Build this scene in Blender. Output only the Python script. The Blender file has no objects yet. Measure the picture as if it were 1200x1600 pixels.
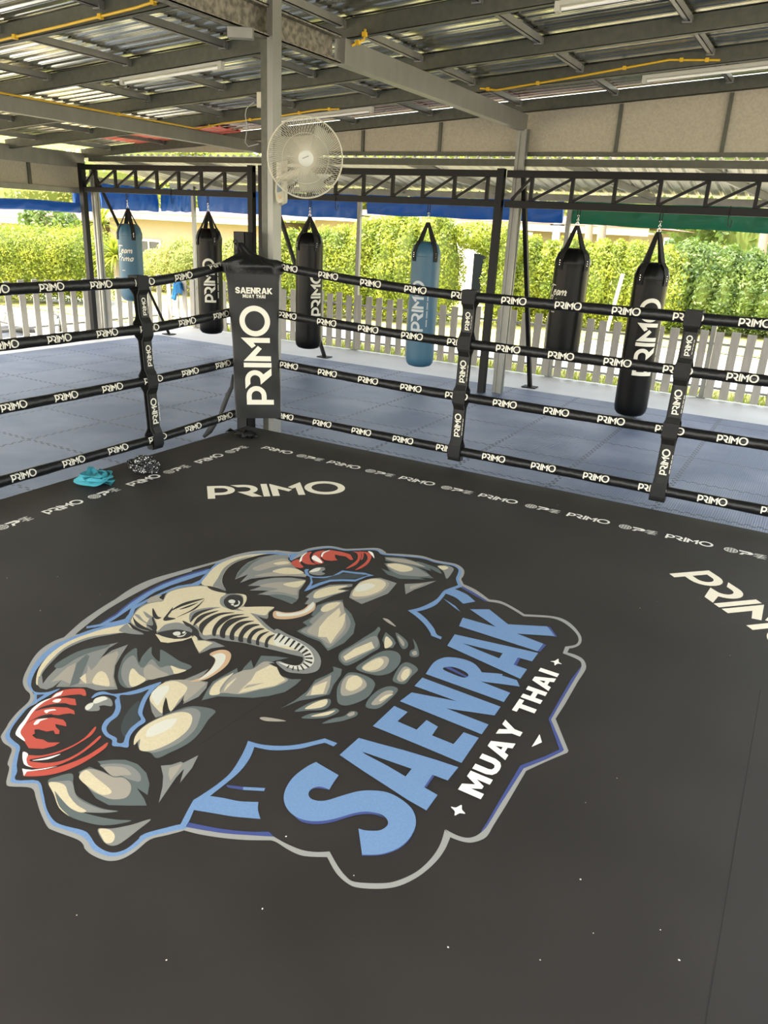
import bpy, bmesh, math, random
from mathutils import Vector, Matrix
from mathutils.geometry import tessellate_polygon
random.seed(7)
PI = math.pi
scn = bpy.context.scene
col = scn.collection

# ------------------------------------------------------------------ camera
CAMZ = 2.31
YAW, PITCH, ROLL = math.radians(-28.6), math.radians(20.5), math.radians(2.96)
cy, sy, cp, sp = math.cos(YAW), math.sin(YAW), math.cos(PITCH), math.sin(PITCH)
FWD = Vector((sy*cp, cy*cp, -sp))
R0 = Vector((cy, -sy, 0.0)); U0 = R0.cross(FWD)
RGT = R0*math.cos(ROLL) + U0*math.sin(ROLL)
UPV = U0*math.cos(ROLL) - R0*math.sin(ROLL)
CAM = Vector((0, 0, CAMZ))
cam_d = bpy.data.cameras.new('camera'); cam = bpy.data.objects.new('camera', cam_d); col.objects.link(cam)
cam_d.sensor_fit = 'VERTICAL'; cam_d.sensor_height = 36.0; cam_d.lens = 27.0
cam_d.clip_start = 0.05; cam_d.clip_end = 400
m = Matrix((RGT, UPV, -FWD)).transposed().to_4x4(); m.translation = CAM
cam.matrix_world = m
scn.camera = cam

def ray(x, y): return FWD + RGT*((x-600)/1200.0) + UPV*((800-y)/1200.0)
def on_z(x, y, z=0.0):
    d = ray(x, y); return CAM + d*((z-CAMZ)/d.z)
def on_y(x, y, Y):
    d = ray(x, y); return CAM + d*(Y/d.y)
def on_x(x, y, X):
    d = ray(x, y); return CAM + d*(X/d.x)

# ------------------------------------------------------------------ light
world = bpy.data.worlds.new('world'); scn.world = world; world.use_nodes = True
wn = world.node_tree; wn.nodes.clear()
wo = wn.nodes.new('ShaderNodeOutputWorld'); wb = wn.nodes.new('ShaderNodeBackground')
sky = wn.nodes.new('ShaderNodeTexSky'); sky.sky_type = 'NISHITA'; sky.sun_disc = False
sky.sun_elevation = math.radians(58); sky.sun_rotation = math.radians(200)
sky.air_density = 1.0; sky.dust_density = 2.5; sky.ozone_density = 1.0
wb.inputs[1].default_value = 0.40
haze = wn.nodes.new('ShaderNodeMix'); haze.data_type = 'RGBA'; haze.blend_type = 'MULTIPLY'; haze.inputs[0].default_value = 1.0
haze.inputs[7].default_value = (1.0, 0.93, 0.82, 1)
hs_ = wn.nodes.new('ShaderNodeHueSaturation'); hs_.inputs['Saturation'].default_value = 0.55
wn.links.new(sky.outputs[0], hs_.inputs['Color']); wn.links.new(hs_.outputs[0], haze.inputs[6]); wn.links.new(haze.outputs[2], wb.inputs[0]); wn.links.new(wb.outputs[0], wo.inputs[0])
sun_d = bpy.data.lights.new('sun', 'SUN'); sun = bpy.data.objects.new('sun', sun_d); col.objects.link(sun)
sun_d.energy = 4.2; sun_d.angle = math.radians(0.6); sun_d.color = (1.0, 0.95, 0.84)
sun_dir = Vector((0.42, 0.50, -1.15))          # light travels this way
sun.rotation_euler = sun_dir.to_track_quat('-Z', 'Y').to_euler()
scn.view_settings.view_transform = 'Standard'; scn.view_settings.look = 'None'
scn.view_settings.gamma = 1.0; scn.view_settings.use_curve_mapping = False
scn.view_settings.exposure = 1.82

# ------------------------------------------------------------------ materials
MATS = {}
def mat(name, rgb, rough=0.6, metal=0.0, noise=None, bump=None, spec=None, trans=None, coat=None):
    """noise=(scale, rgb2, amount, (sx,sy,sz)) ; bump=(scale, strength, (sx,sy,sz))"""
    if name in MATS: return MATS[name]
    ma = bpy.data.materials.new(name); ma.use_nodes = True; nt = ma.node_tree
    b = nt.nodes['Principled BSDF']
    b.inputs['Base Color'].default_value = (*rgb, 1); b.inputs['Roughness'].default_value = rough
    b.inputs['Metallic'].default_value = metal
    if spec is not None: b.inputs['Specular IOR Level'].default_value = spec
    if coat is not None: b.inputs['Coat Weight'].default_value = coat
    tc = nt.nodes.new('ShaderNodeTexCoord')
    def ntex(scale, st, detail=4):
        mp = nt.nodes.new('ShaderNodeMapping'); mp.inputs['Scale'].default_value = st
        nt.links.new(tc.outputs['Object'], mp.inputs[0])
        n = nt.nodes.new('ShaderNodeTexNoise'); n.inputs['Scale'].default_value = scale
        n.inputs['Detail'].default_value = detail
        nt.links.new(mp.outputs[0], n.inputs[0]); return n
    if noise:
        sc, rgb2, amt, st = noise
        n = ntex(sc, st)
        cr = nt.nodes.new('ShaderNodeValToRGB')
        cr.color_ramp.elements[0].position = 0.5-0.5*amt; cr.color_ramp.elements[1].position = 0.5+0.5*amt
        cr.color_ramp.elements[0].color = (*rgb, 1); cr.color_ramp.elements[1].color = (*rgb2, 1)
        nt.links.new(n.outputs[0], cr.inputs[0]); nt.links.new(cr.outputs[0], b.inputs['Base Color'])
    if bump:
        sc, stg, st = bump
        n = ntex(sc, st, 3)
        bp = nt.nodes.new('ShaderNodeBump'); bp.inputs['Strength'].default_value = stg; bp.inputs['Distance'].default_value = 0.02
        nt.links.new(n.outputs[0], bp.inputs['Height']); nt.links.new(bp.outputs[0], b.inputs['Normal'])
    if trans:
        out = nt.nodes['Material Output']
        tr = nt.nodes.new('ShaderNodeBsdfTranslucent'); tr.inputs[0].default_value = (*trans[0], 1)
        mx = nt.nodes.new('ShaderNodeMixShader'); mx.inputs[0].default_value = trans[1]
        nt.links.new(b.outputs[0], mx.inputs[1]); nt.links.new(tr.outputs[0], mx.inputs[2])
        nt.links.new(mx.outputs[0], out.inputs[0])
    MATS[name] = ma; return ma
O1 = (1, 1, 1)
canvas_m = mat('canvas_black', (0.0118, 0.0097, 0.0083), 0.60, noise=(1.7, (0.0245, 0.0204, 0.0176), 0.55, O1), bump=(900, 0.12, O1), spec=0.5)
edge_m = mat('apron_black', (0.02, 0.02, 0.02), 0.6)
PR = dict(
    cream=mat('print_cream', (0.50, 0.435, 0.27), 0.65, noise=(140, (0.60, 0.525, 0.345), 0.6, O1)),
    light=mat('print_light', (0.57, 0.56, 0.46), 0.65),
    tan=mat('print_tan', (0.30, 0.272, 0.215), 0.65),
    gray=mat('print_gray', (0.195, 0.20, 0.178), 0.65),
    slate=mat('print_slate', (0.095, 0.115, 0.108), 0.65),
    dslate=mat('print_dark_slate', (0.035, 0.045, 0.045), 0.65),
    blue=mat('print_blue', (0.120, 0.215, 0.37), 0.6, noise=(160, (0.155, 0.262, 0.43), 0.5, O1)),
    dblue=mat('print_dark_blue', (0.045, 0.065, 0.20), 0.6),
    red=mat('print_red', (0.44, 0.070, 0.045), 0.6),
    orange=mat('print_tusk', (0.50, 0.33, 0.19), 0.65),
    white=mat('print_white', (0.80, 0.77, 0.68), 0.65),
    outline=mat('print_outline', (0.27, 0.27, 0.245), 0.65),
    black=mat('print_black', (0.020, 0.019, 0.017), 0.7),
    primo=mat('print_wordmark', (0.80, 0.73, 0.56), 0.65),
    light_mark=mat('print_mark', (0.66, 0.64, 0.57), 0.65),
)
vinyl = mat('vinyl_black', (0.006, 0.006, 0.006), 0.40, bump=(18, 0.35, O1), spec=0.35)
webbing = mat('webbing_black', (0.009, 0.009, 0.009), 0.62, bump=(260, 0.3, O1), spec=0.3)
padvinyl = mat('pad_vinyl', (0.0075, 0.0075, 0.0068), 0.52, bump=(5, 0.5, O1), spec=0.35)
leather = mat('bag_leather_black', (0.0035, 0.0035, 0.0035), 0.30, bump=(7, 0.25, (1, 1, 0.5)), spec=0.15)
leather_b = mat('bag_leather_blue', (0.032, 0.10, 0.155), 0.45, bump=(7, 0.25, (1, 1, 0.5)), spec=0.5)
txt_w = mat('lettering_white', (0.62, 0.59, 0.48), 0.6)
txt_g = mat('lettering_pale', (0.45, 0.48, 0.48), 0.6)
black_steel = mat('steel_black_paint', (0.004, 0.004, 0.004), 0.5, spec=0.25)
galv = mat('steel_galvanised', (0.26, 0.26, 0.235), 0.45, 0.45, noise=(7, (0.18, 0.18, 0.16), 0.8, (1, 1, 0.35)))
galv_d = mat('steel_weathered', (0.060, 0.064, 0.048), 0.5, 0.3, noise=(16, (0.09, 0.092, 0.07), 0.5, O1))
rusty = mat('steel_blotched', (0.24, 0.22, 0.175), 0.55, 0.3, noise=(22, (0.10, 0.09, 0.07), 0.25, O1))
chrome = mat('chrome', (0.7, 0.7, 0.68), 0.22, 1.0)
cement = mat('cement_board', (0.43, 0.395, 0.305), 0.8, noise=(40, (0.33, 0.30, 0.23), 0.5, O1))
tarp_b = mat('tarp_blue', (0.012, 0.12, 0.42), 0.45, bump=(5, 0.5, (1, 1, 3)), trans=((0.01, 0.16, 0.55), 0.28))
tarp_g = mat('tarp_green', (0.01, 0.15, 0.085), 0.5, bump=(5, 0.4, (1, 1, 3)), trans=((0.01, 0.2, 0.1), 0.3))
wood = mat('fence_board', (0.36, 0.34, 0.295), 0.75, noise=(9, (0.25, 0.235, 0.205), 0.8, (3, 3, 0.5)))
white_pl = mat('plastic_white', (0.46, 0.455, 0.39), 0.45)
cream_pl = mat('plastic_cream', (0.44, 0.41, 0.31), 0.45)
yellow_pl = mat('conduit_yellow', (0.68, 0.42, 0.02), 0.45)
dark_pl = mat('plastic_dark', (0.02, 0.02, 0.022), 0.4)
red_steel = mat('steel_red_oxide', (0.30, 0.045, 0.03), 0.55)
concrete = mat('concrete', (0.62, 0.61, 0.58), 0.5, noise=(1.6, (0.49, 0.485, 0.465), 0.7, O1), bump=(60, 0.25, O1), spec=0.5)
teal = mat('wrap_teal', (0.035, 0.26, 0.31), 0.7, bump=(300, 0.3, O1))
cloth_b = mat('cloth_blue', (0.02, 0.16, 0.36), 0.8)

def dotted():
    ma = bpy.data.materials.new('wrap_dotted'); ma.use_nodes = True; nt = ma.node_tree; b = nt.nodes['Principled BSDF']
    b.inputs['Roughness'].default_value = 0.75
    tc = nt.nodes.new('ShaderNodeTexCoord'); v = nt.nodes.new('ShaderNodeTexVoronoi'); v.inputs['Scale'].default_value = 75
    cr = nt.nodes.new('ShaderNodeValToRGB'); cr.color_ramp.interpolation = 'CONSTANT'
    cr.color_ramp.elements[0].color = (0.75, 0.73, 0.68, 1); cr.color_ramp.elements[1].color = (0.008, 0.008, 0.008, 1)
    cr.color_ramp.elements[1].position = 0.30
    nt.links.new(tc.outputs['Object'], v.inputs[0]); nt.links.new(v.outputs[0], cr.inputs[0]); nt.links.new(cr.outputs[0], b.inputs['Base Color'])
    return ma
dotted_m = dotted()

def mat_floor():
    ma = bpy.data.materials.new('foam_mat'); ma.use_nodes = True; nt = ma.node_tree; b = nt.nodes['Principled BSDF']
    L = nt.links.new; N = nt.nodes.new
    tc = N('ShaderNodeTexCoord'); sep = N('ShaderNodeSeparateXYZ'); L(tc.outputs['Object'], sep.inputs[0])
    def M(op, a, bb=None, c=None):
        n = N('ShaderNodeMath'); n.operation = op
        for i, v in enumerate((a, bb, c)):
            if v is None: continue
            if isinstance(v, (int, float)): n.inputs[i].default_value = v
            else: L(v, n.inputs[i])
        return n.outputs[0]
    X, Y = sep.outputs[0], sep.outputs[1]
    def seam(a, o):   # distance of a, wobbling with o, to whole metres
        w = M('MULTIPLY', M('SIGN', M('SINE', M('MULTIPLY', o, 62.8))), 0.014)
        f = M('FRACT', M('ADD', M('ADD', a, 100.5), w))
        return M('LESS_THAN', M('ABSOLUTE', M('SUBTRACT', f, 0.5)), 0.012)
    s = M('MAXIMUM', seam(X, Y), seam(Y, X))
    n1 = N('ShaderNodeTexNoise'); n1.inputs['Scale'].default_value = 0.9; n1.inputs['Detail'].default_value = 9; L(tc.outputs['Object'], n1.inputs[0])
    cr = N('ShaderNodeValToRGB'); cr.color_ramp.elements[0].position = 0.40; cr.color_ramp.elements[1].position = 0.60
    cr.color_ramp.elements[0].color = (0.075, 0.108, 0.190, 1); cr.color_ramp.elements[1].color = (0.19, 0.225, 0.31, 1)
    L(n1.outputs[0], cr.inputs[0])
    mx = N('ShaderNodeMix'); mx.data_type = 'RGBA'; L(s, mx.inputs[0]); L(cr.outputs[0], mx.inputs[6]); mx.inputs[7].default_value = (0.028, 0.035, 0.055, 1)
    h = M('MULTIPLY', M('SINE', M('MULTIPLY', M('ADD', X, Y), 150.0)), M('SINE', M('MULTIPLY', M('SUBTRACT', X, Y), 150.0)))
    dm = N('ShaderNodeMix'); dm.data_type = 'RGBA'; dm.blend_type = 'MULTIPLY'; dm.inputs[0].default_value = 1.0
    dk = M('ADD', M('MULTIPLY', h, 0.30), 0.85); cb = N('ShaderNodeCombineColor'); L(dk, cb.inputs[0]); L(dk, cb.inputs[1]); L(dk, cb.inputs[2])
    L(mx.outputs[2], dm.inputs[6]); L(cb.outputs[0], dm.inputs[7]); L(dm.outputs[2], b.inputs['Base Color'])
    h2 = M('SUBTRACT', h, M('MULTIPLY', s, 2.0))
    bp = N('ShaderNodeBump'); bp.inputs['Strength'].default_value = 0.45; bp.inputs['Distance'].default_value = 0.004
    L(h2, bp.inputs['Height']); L(bp.outputs[0], b.inputs['Normal'])
    rr = N('ShaderNodeMapRange'); rr.inputs['To Min'].default_value = 0.36; rr.inputs['To Max'].default_value = 0.55
    L(n1.outputs[0], rr.inputs[0]); L(rr.outputs[0], b.inputs['Roughness'])
    b.inputs['Specular IOR Level'].default_value = 0.42
    return ma
foam = mat_floor()

def roof_mat():
    ma = bpy.data.materials.new('roof_sheet'); ma.use_nodes = True; nt = ma.node_tree; b = nt.nodes['Principled BSDF']
    L = nt.links.new; N = nt.nodes.new
    b.inputs['Metallic'].default_value = 0.95
    tc = N('ShaderNodeTexCoord'); mp = N('ShaderNodeMapping'); mp.inputs['Scale'].default_value = (0.14, 24, 1); L(tc.outputs['Object'], mp.inputs[0])
    n = N('ShaderNodeTexNoise'); n.inputs['Scale'].default_value = 1.4; n.inputs['Detail'].default_value = 5; L(mp.outputs[0], n.inputs[0])
    cr = N('ShaderNodeValToRGB'); cr.color_ramp.elements[0].position = 0.3; cr.color_ramp.elements[1].position = 0.7
    cr.color_ramp.elements[0].color = (0.36, 0.36, 0.29, 1); cr.color_ramp.elements[1].color = (0.75, 0.75, 0.63, 1)
    L(n.outputs[0], cr.inputs[0]); L(cr.outputs[0], b.inputs['Base Color'])
    rr = N('ShaderNodeMapRange'); rr.inputs['To Min'].default_value = 0.08; rr.inputs['To Max'].default_value = 0.24
    L(n.outputs[0], rr.inputs[0]); L(rr.outputs[0], b.inputs['Roughness'])
    bp = N('ShaderNodeBump'); bp.inputs['Strength'].default_value = 0.28; bp.inputs['Distance'].default_value = 0.02
    L(n.outputs[0], bp.inputs['Height']); L(bp.outputs[0], b.inputs['Normal'])
    return ma
sheet_m = roof_mat()
def leaf_mat(name, a, b_, tr):
    ma = bpy.data.materials.new(name); ma.use_nodes = True; nt = ma.node_tree; b = nt.nodes['Principled BSDF']
    L = nt.links.new; N = nt.nodes.new
    tc = N('ShaderNodeTexCoord'); n = N('ShaderNodeTexNoise'); n.inputs['Scale'].default_value = 2.2; n.inputs['Detail'].default_value = 8
    L(tc.outputs['Object'], n.inputs[0]); cr = N('ShaderNodeValToRGB'); cr.color_ramp.elements[0].position = 0.36; cr.color_ramp.elements[1].position = 0.64
    cr.color_ramp.elements[0].color = (*a, 1); cr.color_ramp.elements[1].color = (*b_, 1)
    L(n.outputs[0], cr.inputs[0]); L(cr.outputs[0], b.inputs['Base Color']); b.inputs['Roughness'].default_value = 0.5
    t = N('ShaderNodeBsdfTranslucent'); t.inputs[0].default_value = (*tr, 1); mx = N('ShaderNodeMixShader'); mx.inputs[0].default_value = 0.35
    L(b.outputs[0], mx.inputs[1]); L(t.outputs[0], mx.inputs[2]); L(mx.outputs[0], nt.nodes['Material Output'].inputs[0])
    return ma
leaf_y = leaf_mat('leaves_yellow_green', (0.10, 0.155, 0.015), (0.31, 0.34, 0.035), (0.36, 0.44, 0.04))
leaf_g = leaf_mat('leaves_green', (0.035, 0.075, 0.015), (0.13, 0.19, 0.04), (0.18, 0.28, 0.04))
leaf_p = leaf_mat('leaves_pale', (0.17, 0.18, 0.04), (0.36, 0.34, 0.09), (0.4, 0.42, 0.12))

# ------------------------------------------------------------------ mesh helpers
def link(name, me, parent=None):
    o = bpy.data.objects.new(name, me); col.objects.link(o)
    if parent is not None: o.parent = parent
    return o
def tag(o, label=None, cat=None, group=None, kind=None):
    if label: o['label'] = label
    if cat: o['category'] = cat
    if group: o['group'] = group
    if kind: o['kind'] = kind
    return o
def empty(name, loc=(0, 0, 0), rz=0.0):
    o = bpy.data.objects.new(name, None); col.objects.link(o); o.location = loc; o.rotation_euler = (0, 0, rz)
    o.empty_display_size = 0.1; return o
class MB:
    def __init__(s): s.v = []; s.f = []; s.mi = []; s.mats = []
    def m(s, ma):
        if ma not in s.mats: s.mats.append(ma)
        return s.mats.index(ma)
    def add(s, vs, fs, ma=None):
        k = len(s.v); s.v += [tuple(v) for v in vs]; i = s.m(ma) if ma else 0
        for f in fs: s.f.append([k+j for j in f]); s.mi.append(i)
    def box(s, lo, hi, ma=None, rot=None, c=None):
        x0, y0, z0 = lo; x1, y1, z1 = hi
        vs = [Vector(p) for p in ((x0,y0,z0),(x1,y0,z0),(x1,y1,z0),(x0,y1,z0),(x0,y0,z1),(x1,y0,z1),(x1,y1,z1),(x0,y1,z1))]
        if rot: vs = [rot @ v + (c or Vector((0, 0, 0))) for v in vs]
        s.add(vs, [(0,3,2,1),(4,5,6,7),(0,1,5,4),(1,2,6,5),(2,3,7,6),(3,0,4,7)], ma)
    def bar(s, a, b, w, h=None, ma=None, up=(0, 0, 1)):
        a, b = Vector(a), Vector(b); h = h or w; d = (b-a).normalized(); u = Vector(up)
        if abs(d.dot(u)) > 0.98: u = Vector((0, 1, 0))
        r = d.cross(u).normalized(); u = r.cross(d).normalized()
        vs = [p + r*(i*w/2) + u*(j*h/2) for p in (a, b) for i, j in ((-1,-1),(1,-1),(1,1),(-1,1))]
        s.add(vs, [(3,2,1,0),(4,5,6,7),(0,1,5,4),(1,2,6,5),(2,3,7,6),(3,0,4,7)], ma)
    def tube(s, pts, r, n=10, ma=None, closed=False, cap=True):
        pts = [Vector(p) for p in pts]; N = len(pts); rings = []; prev = None
        for i, p in enumerate(pts):
            if closed: d = pts[(i+1) % N] - pts[i-1]
            else: d = pts[min(i+1, N-1)] - pts[max(i-1, 0)]
            d.normalize()
            if prev is None:
                u = Vector((0, 0, 1)) if abs(d.z) < 0.9 else Vector((1, 0, 0)); u = (u - d*u.dot(d)).normalized()
            else: u = (prev - d*prev.dot(d)).normalized()
            prev = u; w = d.cross(u); rr = r[i] if isinstance(r, (list, tuple)) else r
            rings.append([p + (u*math.cos(2*PI*k/n) + w*math.sin(2*PI*k/n))*rr for k in range(n)])
        vs = [v for R in rings for v in R]; fs = []
        for i in range(N if closed else N-1):
            j = (i+1) % N
            for k in range(n): fs.append((i*n+k, i*n+(k+1) % n, j*n+(k+1) % n, j*n+k))
        if not closed and cap: fs += [tuple(reversed(range(n))), tuple((N-1)*n+k for k in range(n))]
        s.add(vs, fs, ma)
    def lathe(s, prof, n=32, ma=None, c=(0, 0, 0), warp=None):
        c = Vector(c); vs = []; fs = []
        for i, (r, z) in enumerate(prof):
            for k in range(n):
                a = 2*PI*k/n; rr = r if warp is None else warp(r, z, a)
                vs.append(c + Vector((rr*math.cos(a), rr*math.sin(a), z)))
        for i in range(len(prof)-1):
            for k in range(n): fs.append((i*n+k, i*n+(k+1) % n, (i+1)*n+(k+1) % n, (i+1)*n+k))
        fs += [tuple(reversed(range(n))), tuple((len(prof)-1)*n+k for k in range(n))]
        s.add(vs, fs, ma)
    def prism(s, poly, a, b, ax=2, ma=None):
        """poly 2-D loop, extruded along axis ax from a to b"""
        def P(u, v, w): return {0: (w, u, v), 1: (u, w, v), 2: (u, v, w)}[ax]
        n = len(poly); vs = [P(u, v, a) for u, v in poly] + [P(u, v, b) for u, v in poly]
        tri = tessellate_polygon([[Vector((u, v, 0)) for u, v in poly]])
        fs = [tuple(reversed(t)) for t in tri] + [tuple(n+i for i in t) for t in tri]
        fs += [(i, (i+1) % n, n+(i+1) % n, n+i) for i in range(n)]
        s.add(vs, fs, ma)
    def build(s, name, ma=None, parent=None, smooth=False, bevel=0, solid=0, angle=40):
        me = bpy.data.meshes.new(name); me.from_pydata(s.v, [], s.f)
        ms = s.mats if s.mats else ([ma] if ma else [])
        if ma and s.mats and ma not in s.mats: pass
        for x in ms: me.materials.append(x)
        if s.mats: me.polygons.foreach_set('material_index', s.mi)
        bm = bmesh.new(); bm.from_mesh(me); 
        if not solid == -1: bmesh.ops.recalc_face_normals(bm, faces=bm.faces)
        bm.to_mesh(me); bm.free()
        if smooth:
            for p in me.polygons: p.use_smooth = True
            me.set_sharp_from_angle(angle=math.radians(angle))
        o = link(name, me, parent)
        if bevel:
            md = o.modifiers.new('bevel', 'BEVEL'); md.width = bevel; md.segments = 2; md.limit_method = 'ANGLE'; md.angle_limit = math.radians(50)
        if solid > 0:
            md = o.modifiers.new('solid', 'SOLIDIFY'); md.thickness = solid; md.offset = 0
        return o

# ------------------------------------------------------------------ glyphs : lists of (outer, [holes]) in a unit where cap height = 1
def arc(cx, cy_, r, a0, a1, n=10, ry=None):
    ry = ry or r
    return [(cx + r*math.cos(math.radians(a0+(a1-a0)*i/n)), cy_ + ry*math.sin(math.radians(a0+(a1-a0)*i/n))) for i in range(n+1)]
def primo():
    S = []
    S.append(([(0,0),(35,0),(35,50)] + arc(65,120,70,-90,90) + [(0,190)], [[(35,85)] + arc(65,120,35,-90,90) + [(35,155)]]))
    S.append(([(115,195)] + arc(178,125,70,90,-55) + [(262,10),(212,10),(145,88)] + arc(178,125,35,-90,90) + [(150,160)], []))
    S.append(([(268,8),(300,8),(300,200),(268,200)], []))
    S.append(([(312,10),(347,10),(347,118),(398,72),(418,98),(312,200)], []))
    S.append(([(402,140),(420,112),(440,128),(440,14),(474,14),(474,212)], []))
    S.append((arc(588,112,104,0,360,36)[:-1], [arc(588,112,68,0,360,30)[:-1]]))
    return [([(u/200, v/200) for u, v in o], [[(u/200, v/200) for u, v in h] for h in hs]) for o, hs in S]
PRIMO = primo(); PRIMO_W = 692/200
LET = {
 'M': (1.0, [([(0,0),(0,1),(.3,1),(.5,.52),(.7,1),(1,1),(1,0),(.74,0),(.74,.58),(.57,.18),(.43,.18),(.26,.58),(.26,0)], [])]),
 'U': (.86, [([(0,1),(.27,1),(.27,.4),(.31,.27),(.43,.22),(.55,.27),(.59,.4),(.59,1),(.86,1),(.86,.38),(.78,.13),(.62,.01),(.43,-.02),(.24,.01),(.08,.13),(0,.38)], [])]),
 'A': (.98, [([(0,0),(.34,1),(.64,1),(.98,0),(.69,0),(.63,.2),(.35,.2),(.29,0)], [[(.41,.4),(.57,.4),(.49,.7)]])]),
 'Y': (.92, [([(0,1),(.3,1),(.46,.65),(.62,1),(.92,1),(.595,.38),(.595,0),(.325,0),(.325,.38)], [])]),
 'T': (.82, [([(0,1),(.82,1),(.82,.76),(.545,.76),(.545,0),(.275,0),(.275,.76),(0,.76)], [])]),
 'H': (.86, [([(0,0),(0,1),(.27,1),(.27,.62),(.59,.62),(.59,1),(.86,1),(.86,0),(.59,0),(.59,.38),(.27,.38),(.27,0)], [])]),
 'I': (.27, [([(0,0),(0,1),(.27,1),(.27,0)], [])]),
 'E': (.74, [([(0,0),(0,1),(.74,1),(.74,.77),(.27,.77),(.27,.62),(.68,.62),(.68,.4),(.27,.4),(.27,.23),(.74,.23),(.74,0)], [])]),
 'N': (.9, [([(0,0),(0,1),(.28,1),(.63,.42),(.63,1),(.9,1),(.9,0),(.62,0),(.27,.58),(.27,0)], [])]),
 'R': (.88, [([(0,0),(0,1),(.52,1),(.72,.95),(.83,.82),(.83,.58),(.7,.43),(.58,.39),(.88,0),(.56,0),(.33,.35),(.27,.35),(.27,0)], [[(.27,.57),(.27,.78),(.5,.78),(.56,.73),(.56,.63),(.5,.57)]])]),
 'K': (.92, [([(0,0),(0,1),(.27,1),(.27,.62),(.57,1),(.9,1),(.5,.53),(.92,0),(.6,0),(.32,.36),(.27,.31),(.27,0)], [])]),
 'S': (.84, [([(0,.30),(.27,.30),(.33,.22),(.45,.19),(.54,.22),(.56,.29),(.5,.35),(.25,.42),(.07,.52),(.02,.7),(.1,.88),(.28,1),(.5,1.02),(.7,.96),(.82,.8),(.83,.7),(.56,.7),(.5,.79),(.4,.82),(.31,.79),(.29,.72),(.35,.66),(.6,.59),(.78,.49),(.84,.32),(.77,.12),(.6,0),(.42,-.02),(.2,.02),(.05,.14)], [])]),
}
def words(text, gap=.1, space=.4, w=1.0):
    S = []; x = 0
    for ch in text:
        if ch == ' ': x += space; continue
        wd, sh = LET[ch]
        S += [([((x+u*w), v) for u, v in o], [[((x+u*w), v) for u, v in h] for h in hs]) for o, hs in sh]
        x += wd*w + gap
    return S, x-gap
def script_words(lines, lw=0.10):
    """brush script strokes: each stroke a polyline thickened to a polygon"""
    G = {
     'T': (.9, [[(.1,.9),(.5,1.02),(1.05,.98)], [(.62,1.0),(.45,.5),(.35,0)]]),
     'P': (.8, [[(.45,.95),(.3,.5),(.15,-.05)], [(.15,.8),(.45,1.03),(.8,.9),(.72,.6),(.35,.48)]]),
     'e': (.45, [[(.05,.25),(.35,.35),(.33,.5),(.15,.5),(.05,.2),(.2,.02),(.42,.15)]]),
     'a': (.5, [[(.4,.45),(.2,.5),(.05,.2),(.15,.02),(.35,.2),(.42,.48),(.38,.1),(.52,.05)]]),
     'm': (.75, [[(.08,.48),(.02,.02)], [(.06,.3),(.25,.5),(.32,.4),(.27,.02)], [(.3,.3),(.52,.5),(.6,.38),(.55,.05),(.7,.06)]]),
     'r': (.38, [[(.1,.48),(.02,.02)], [(.06,.3),(.22,.5),(.36,.45)]]),
     'i': (.22, [[(.1,.48),(.04,.05),(.18,.06)], [(.14,.68),(.17,.74)]]),
     'o': (.48, [[(.25,.5),(.06,.3),(.1,.05),(.3,.05),(.42,.3),(.25,.5),(.5,.45)]]),
    }
    S = []
    for li, t in enumerate(lines):
        x = 0
        for ch in t:
            wd, st = G[ch]
            for pl in st:
                n = len(pl); L_, R_ = [], []
                for i, (px, py) in enumerate(pl):
                    a = pl[max(i-1, 0)]; b = pl[min(i+1, n-1)]
                    dx, dy = b[0]-a[0], b[1]-a[1]; q = math.hypot(dx, dy) or 1
                    hw = lw/2*(0.5 if i in (0, n-1) else 1)
                    L_.append((px-dy/q*hw, py+dx/q*hw)); R_.append((px+dy/q*hw, py-dx/q*hw))
                for i in range(n-1):   # separate quads avoid self-crossing outlines
                    S.append(([(x+L_[i][0]+.18*L_[i][1], L_[i][1]-1.05*li), (x+L_[i+1][0]+.18*L_[i+1][1], L_[i+1][1]-1.05*li),
                               (x+R_[i+1][0]+.18*R_[i+1][1], R_[i+1][1]-1.05*li), (x+R_[i][0]+.18*R_[i][1], R_[i][1]-1.05*li)], []))
            x += wd
    return S
def flat(mb, shapes, fn, ma, cut=None):
    """tessellate shapes, optionally slice at steps (for curved targets), map with fn(u,v)->xyz"""
    bm = bmesh.new()
    for outer, holes in shapes:
        loops = [outer] + holes
        vv = [bm.verts.new((u, v, 0)) for L_ in loops for u, v in L_]
        for t in tessellate_polygon([[Vector((u, v, 0)) for u, v in L_] for L_ in loops]):
            try: bm.faces.new([vv[i] for i in t])
            except ValueError: pass
    if cut:
        us = [v.co.x for v in bm.verts]; vs = [v.co.y for v in bm.verts]
        for axis, st, lo, hi in ((0, cut[0], min(us), max(us)), (1, cut[1], min(vs), max(vs))):
            if not st: continue
            k = math.floor(lo/st)+1
            while k*st < hi:
                co = [0, 0, 0]; no = [0, 0, 0]; co[axis] = k*st; no[axis] = 1
                bmesh.ops.bisect_plane(bm, geom=bm.verts[:]+bm.edges[:]+bm.faces[:], plane_co=co, plane_no=no); k += 1
    bmesh.ops.recalc_face_normals(bm, faces=bm.faces)
    bm.verts.index_update()
    mb.add([fn(v.co.x, v.co.y) for v in bm.verts], [[v.index for v in f.verts] for f in bm.faces], ma)
    bm.free()
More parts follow.
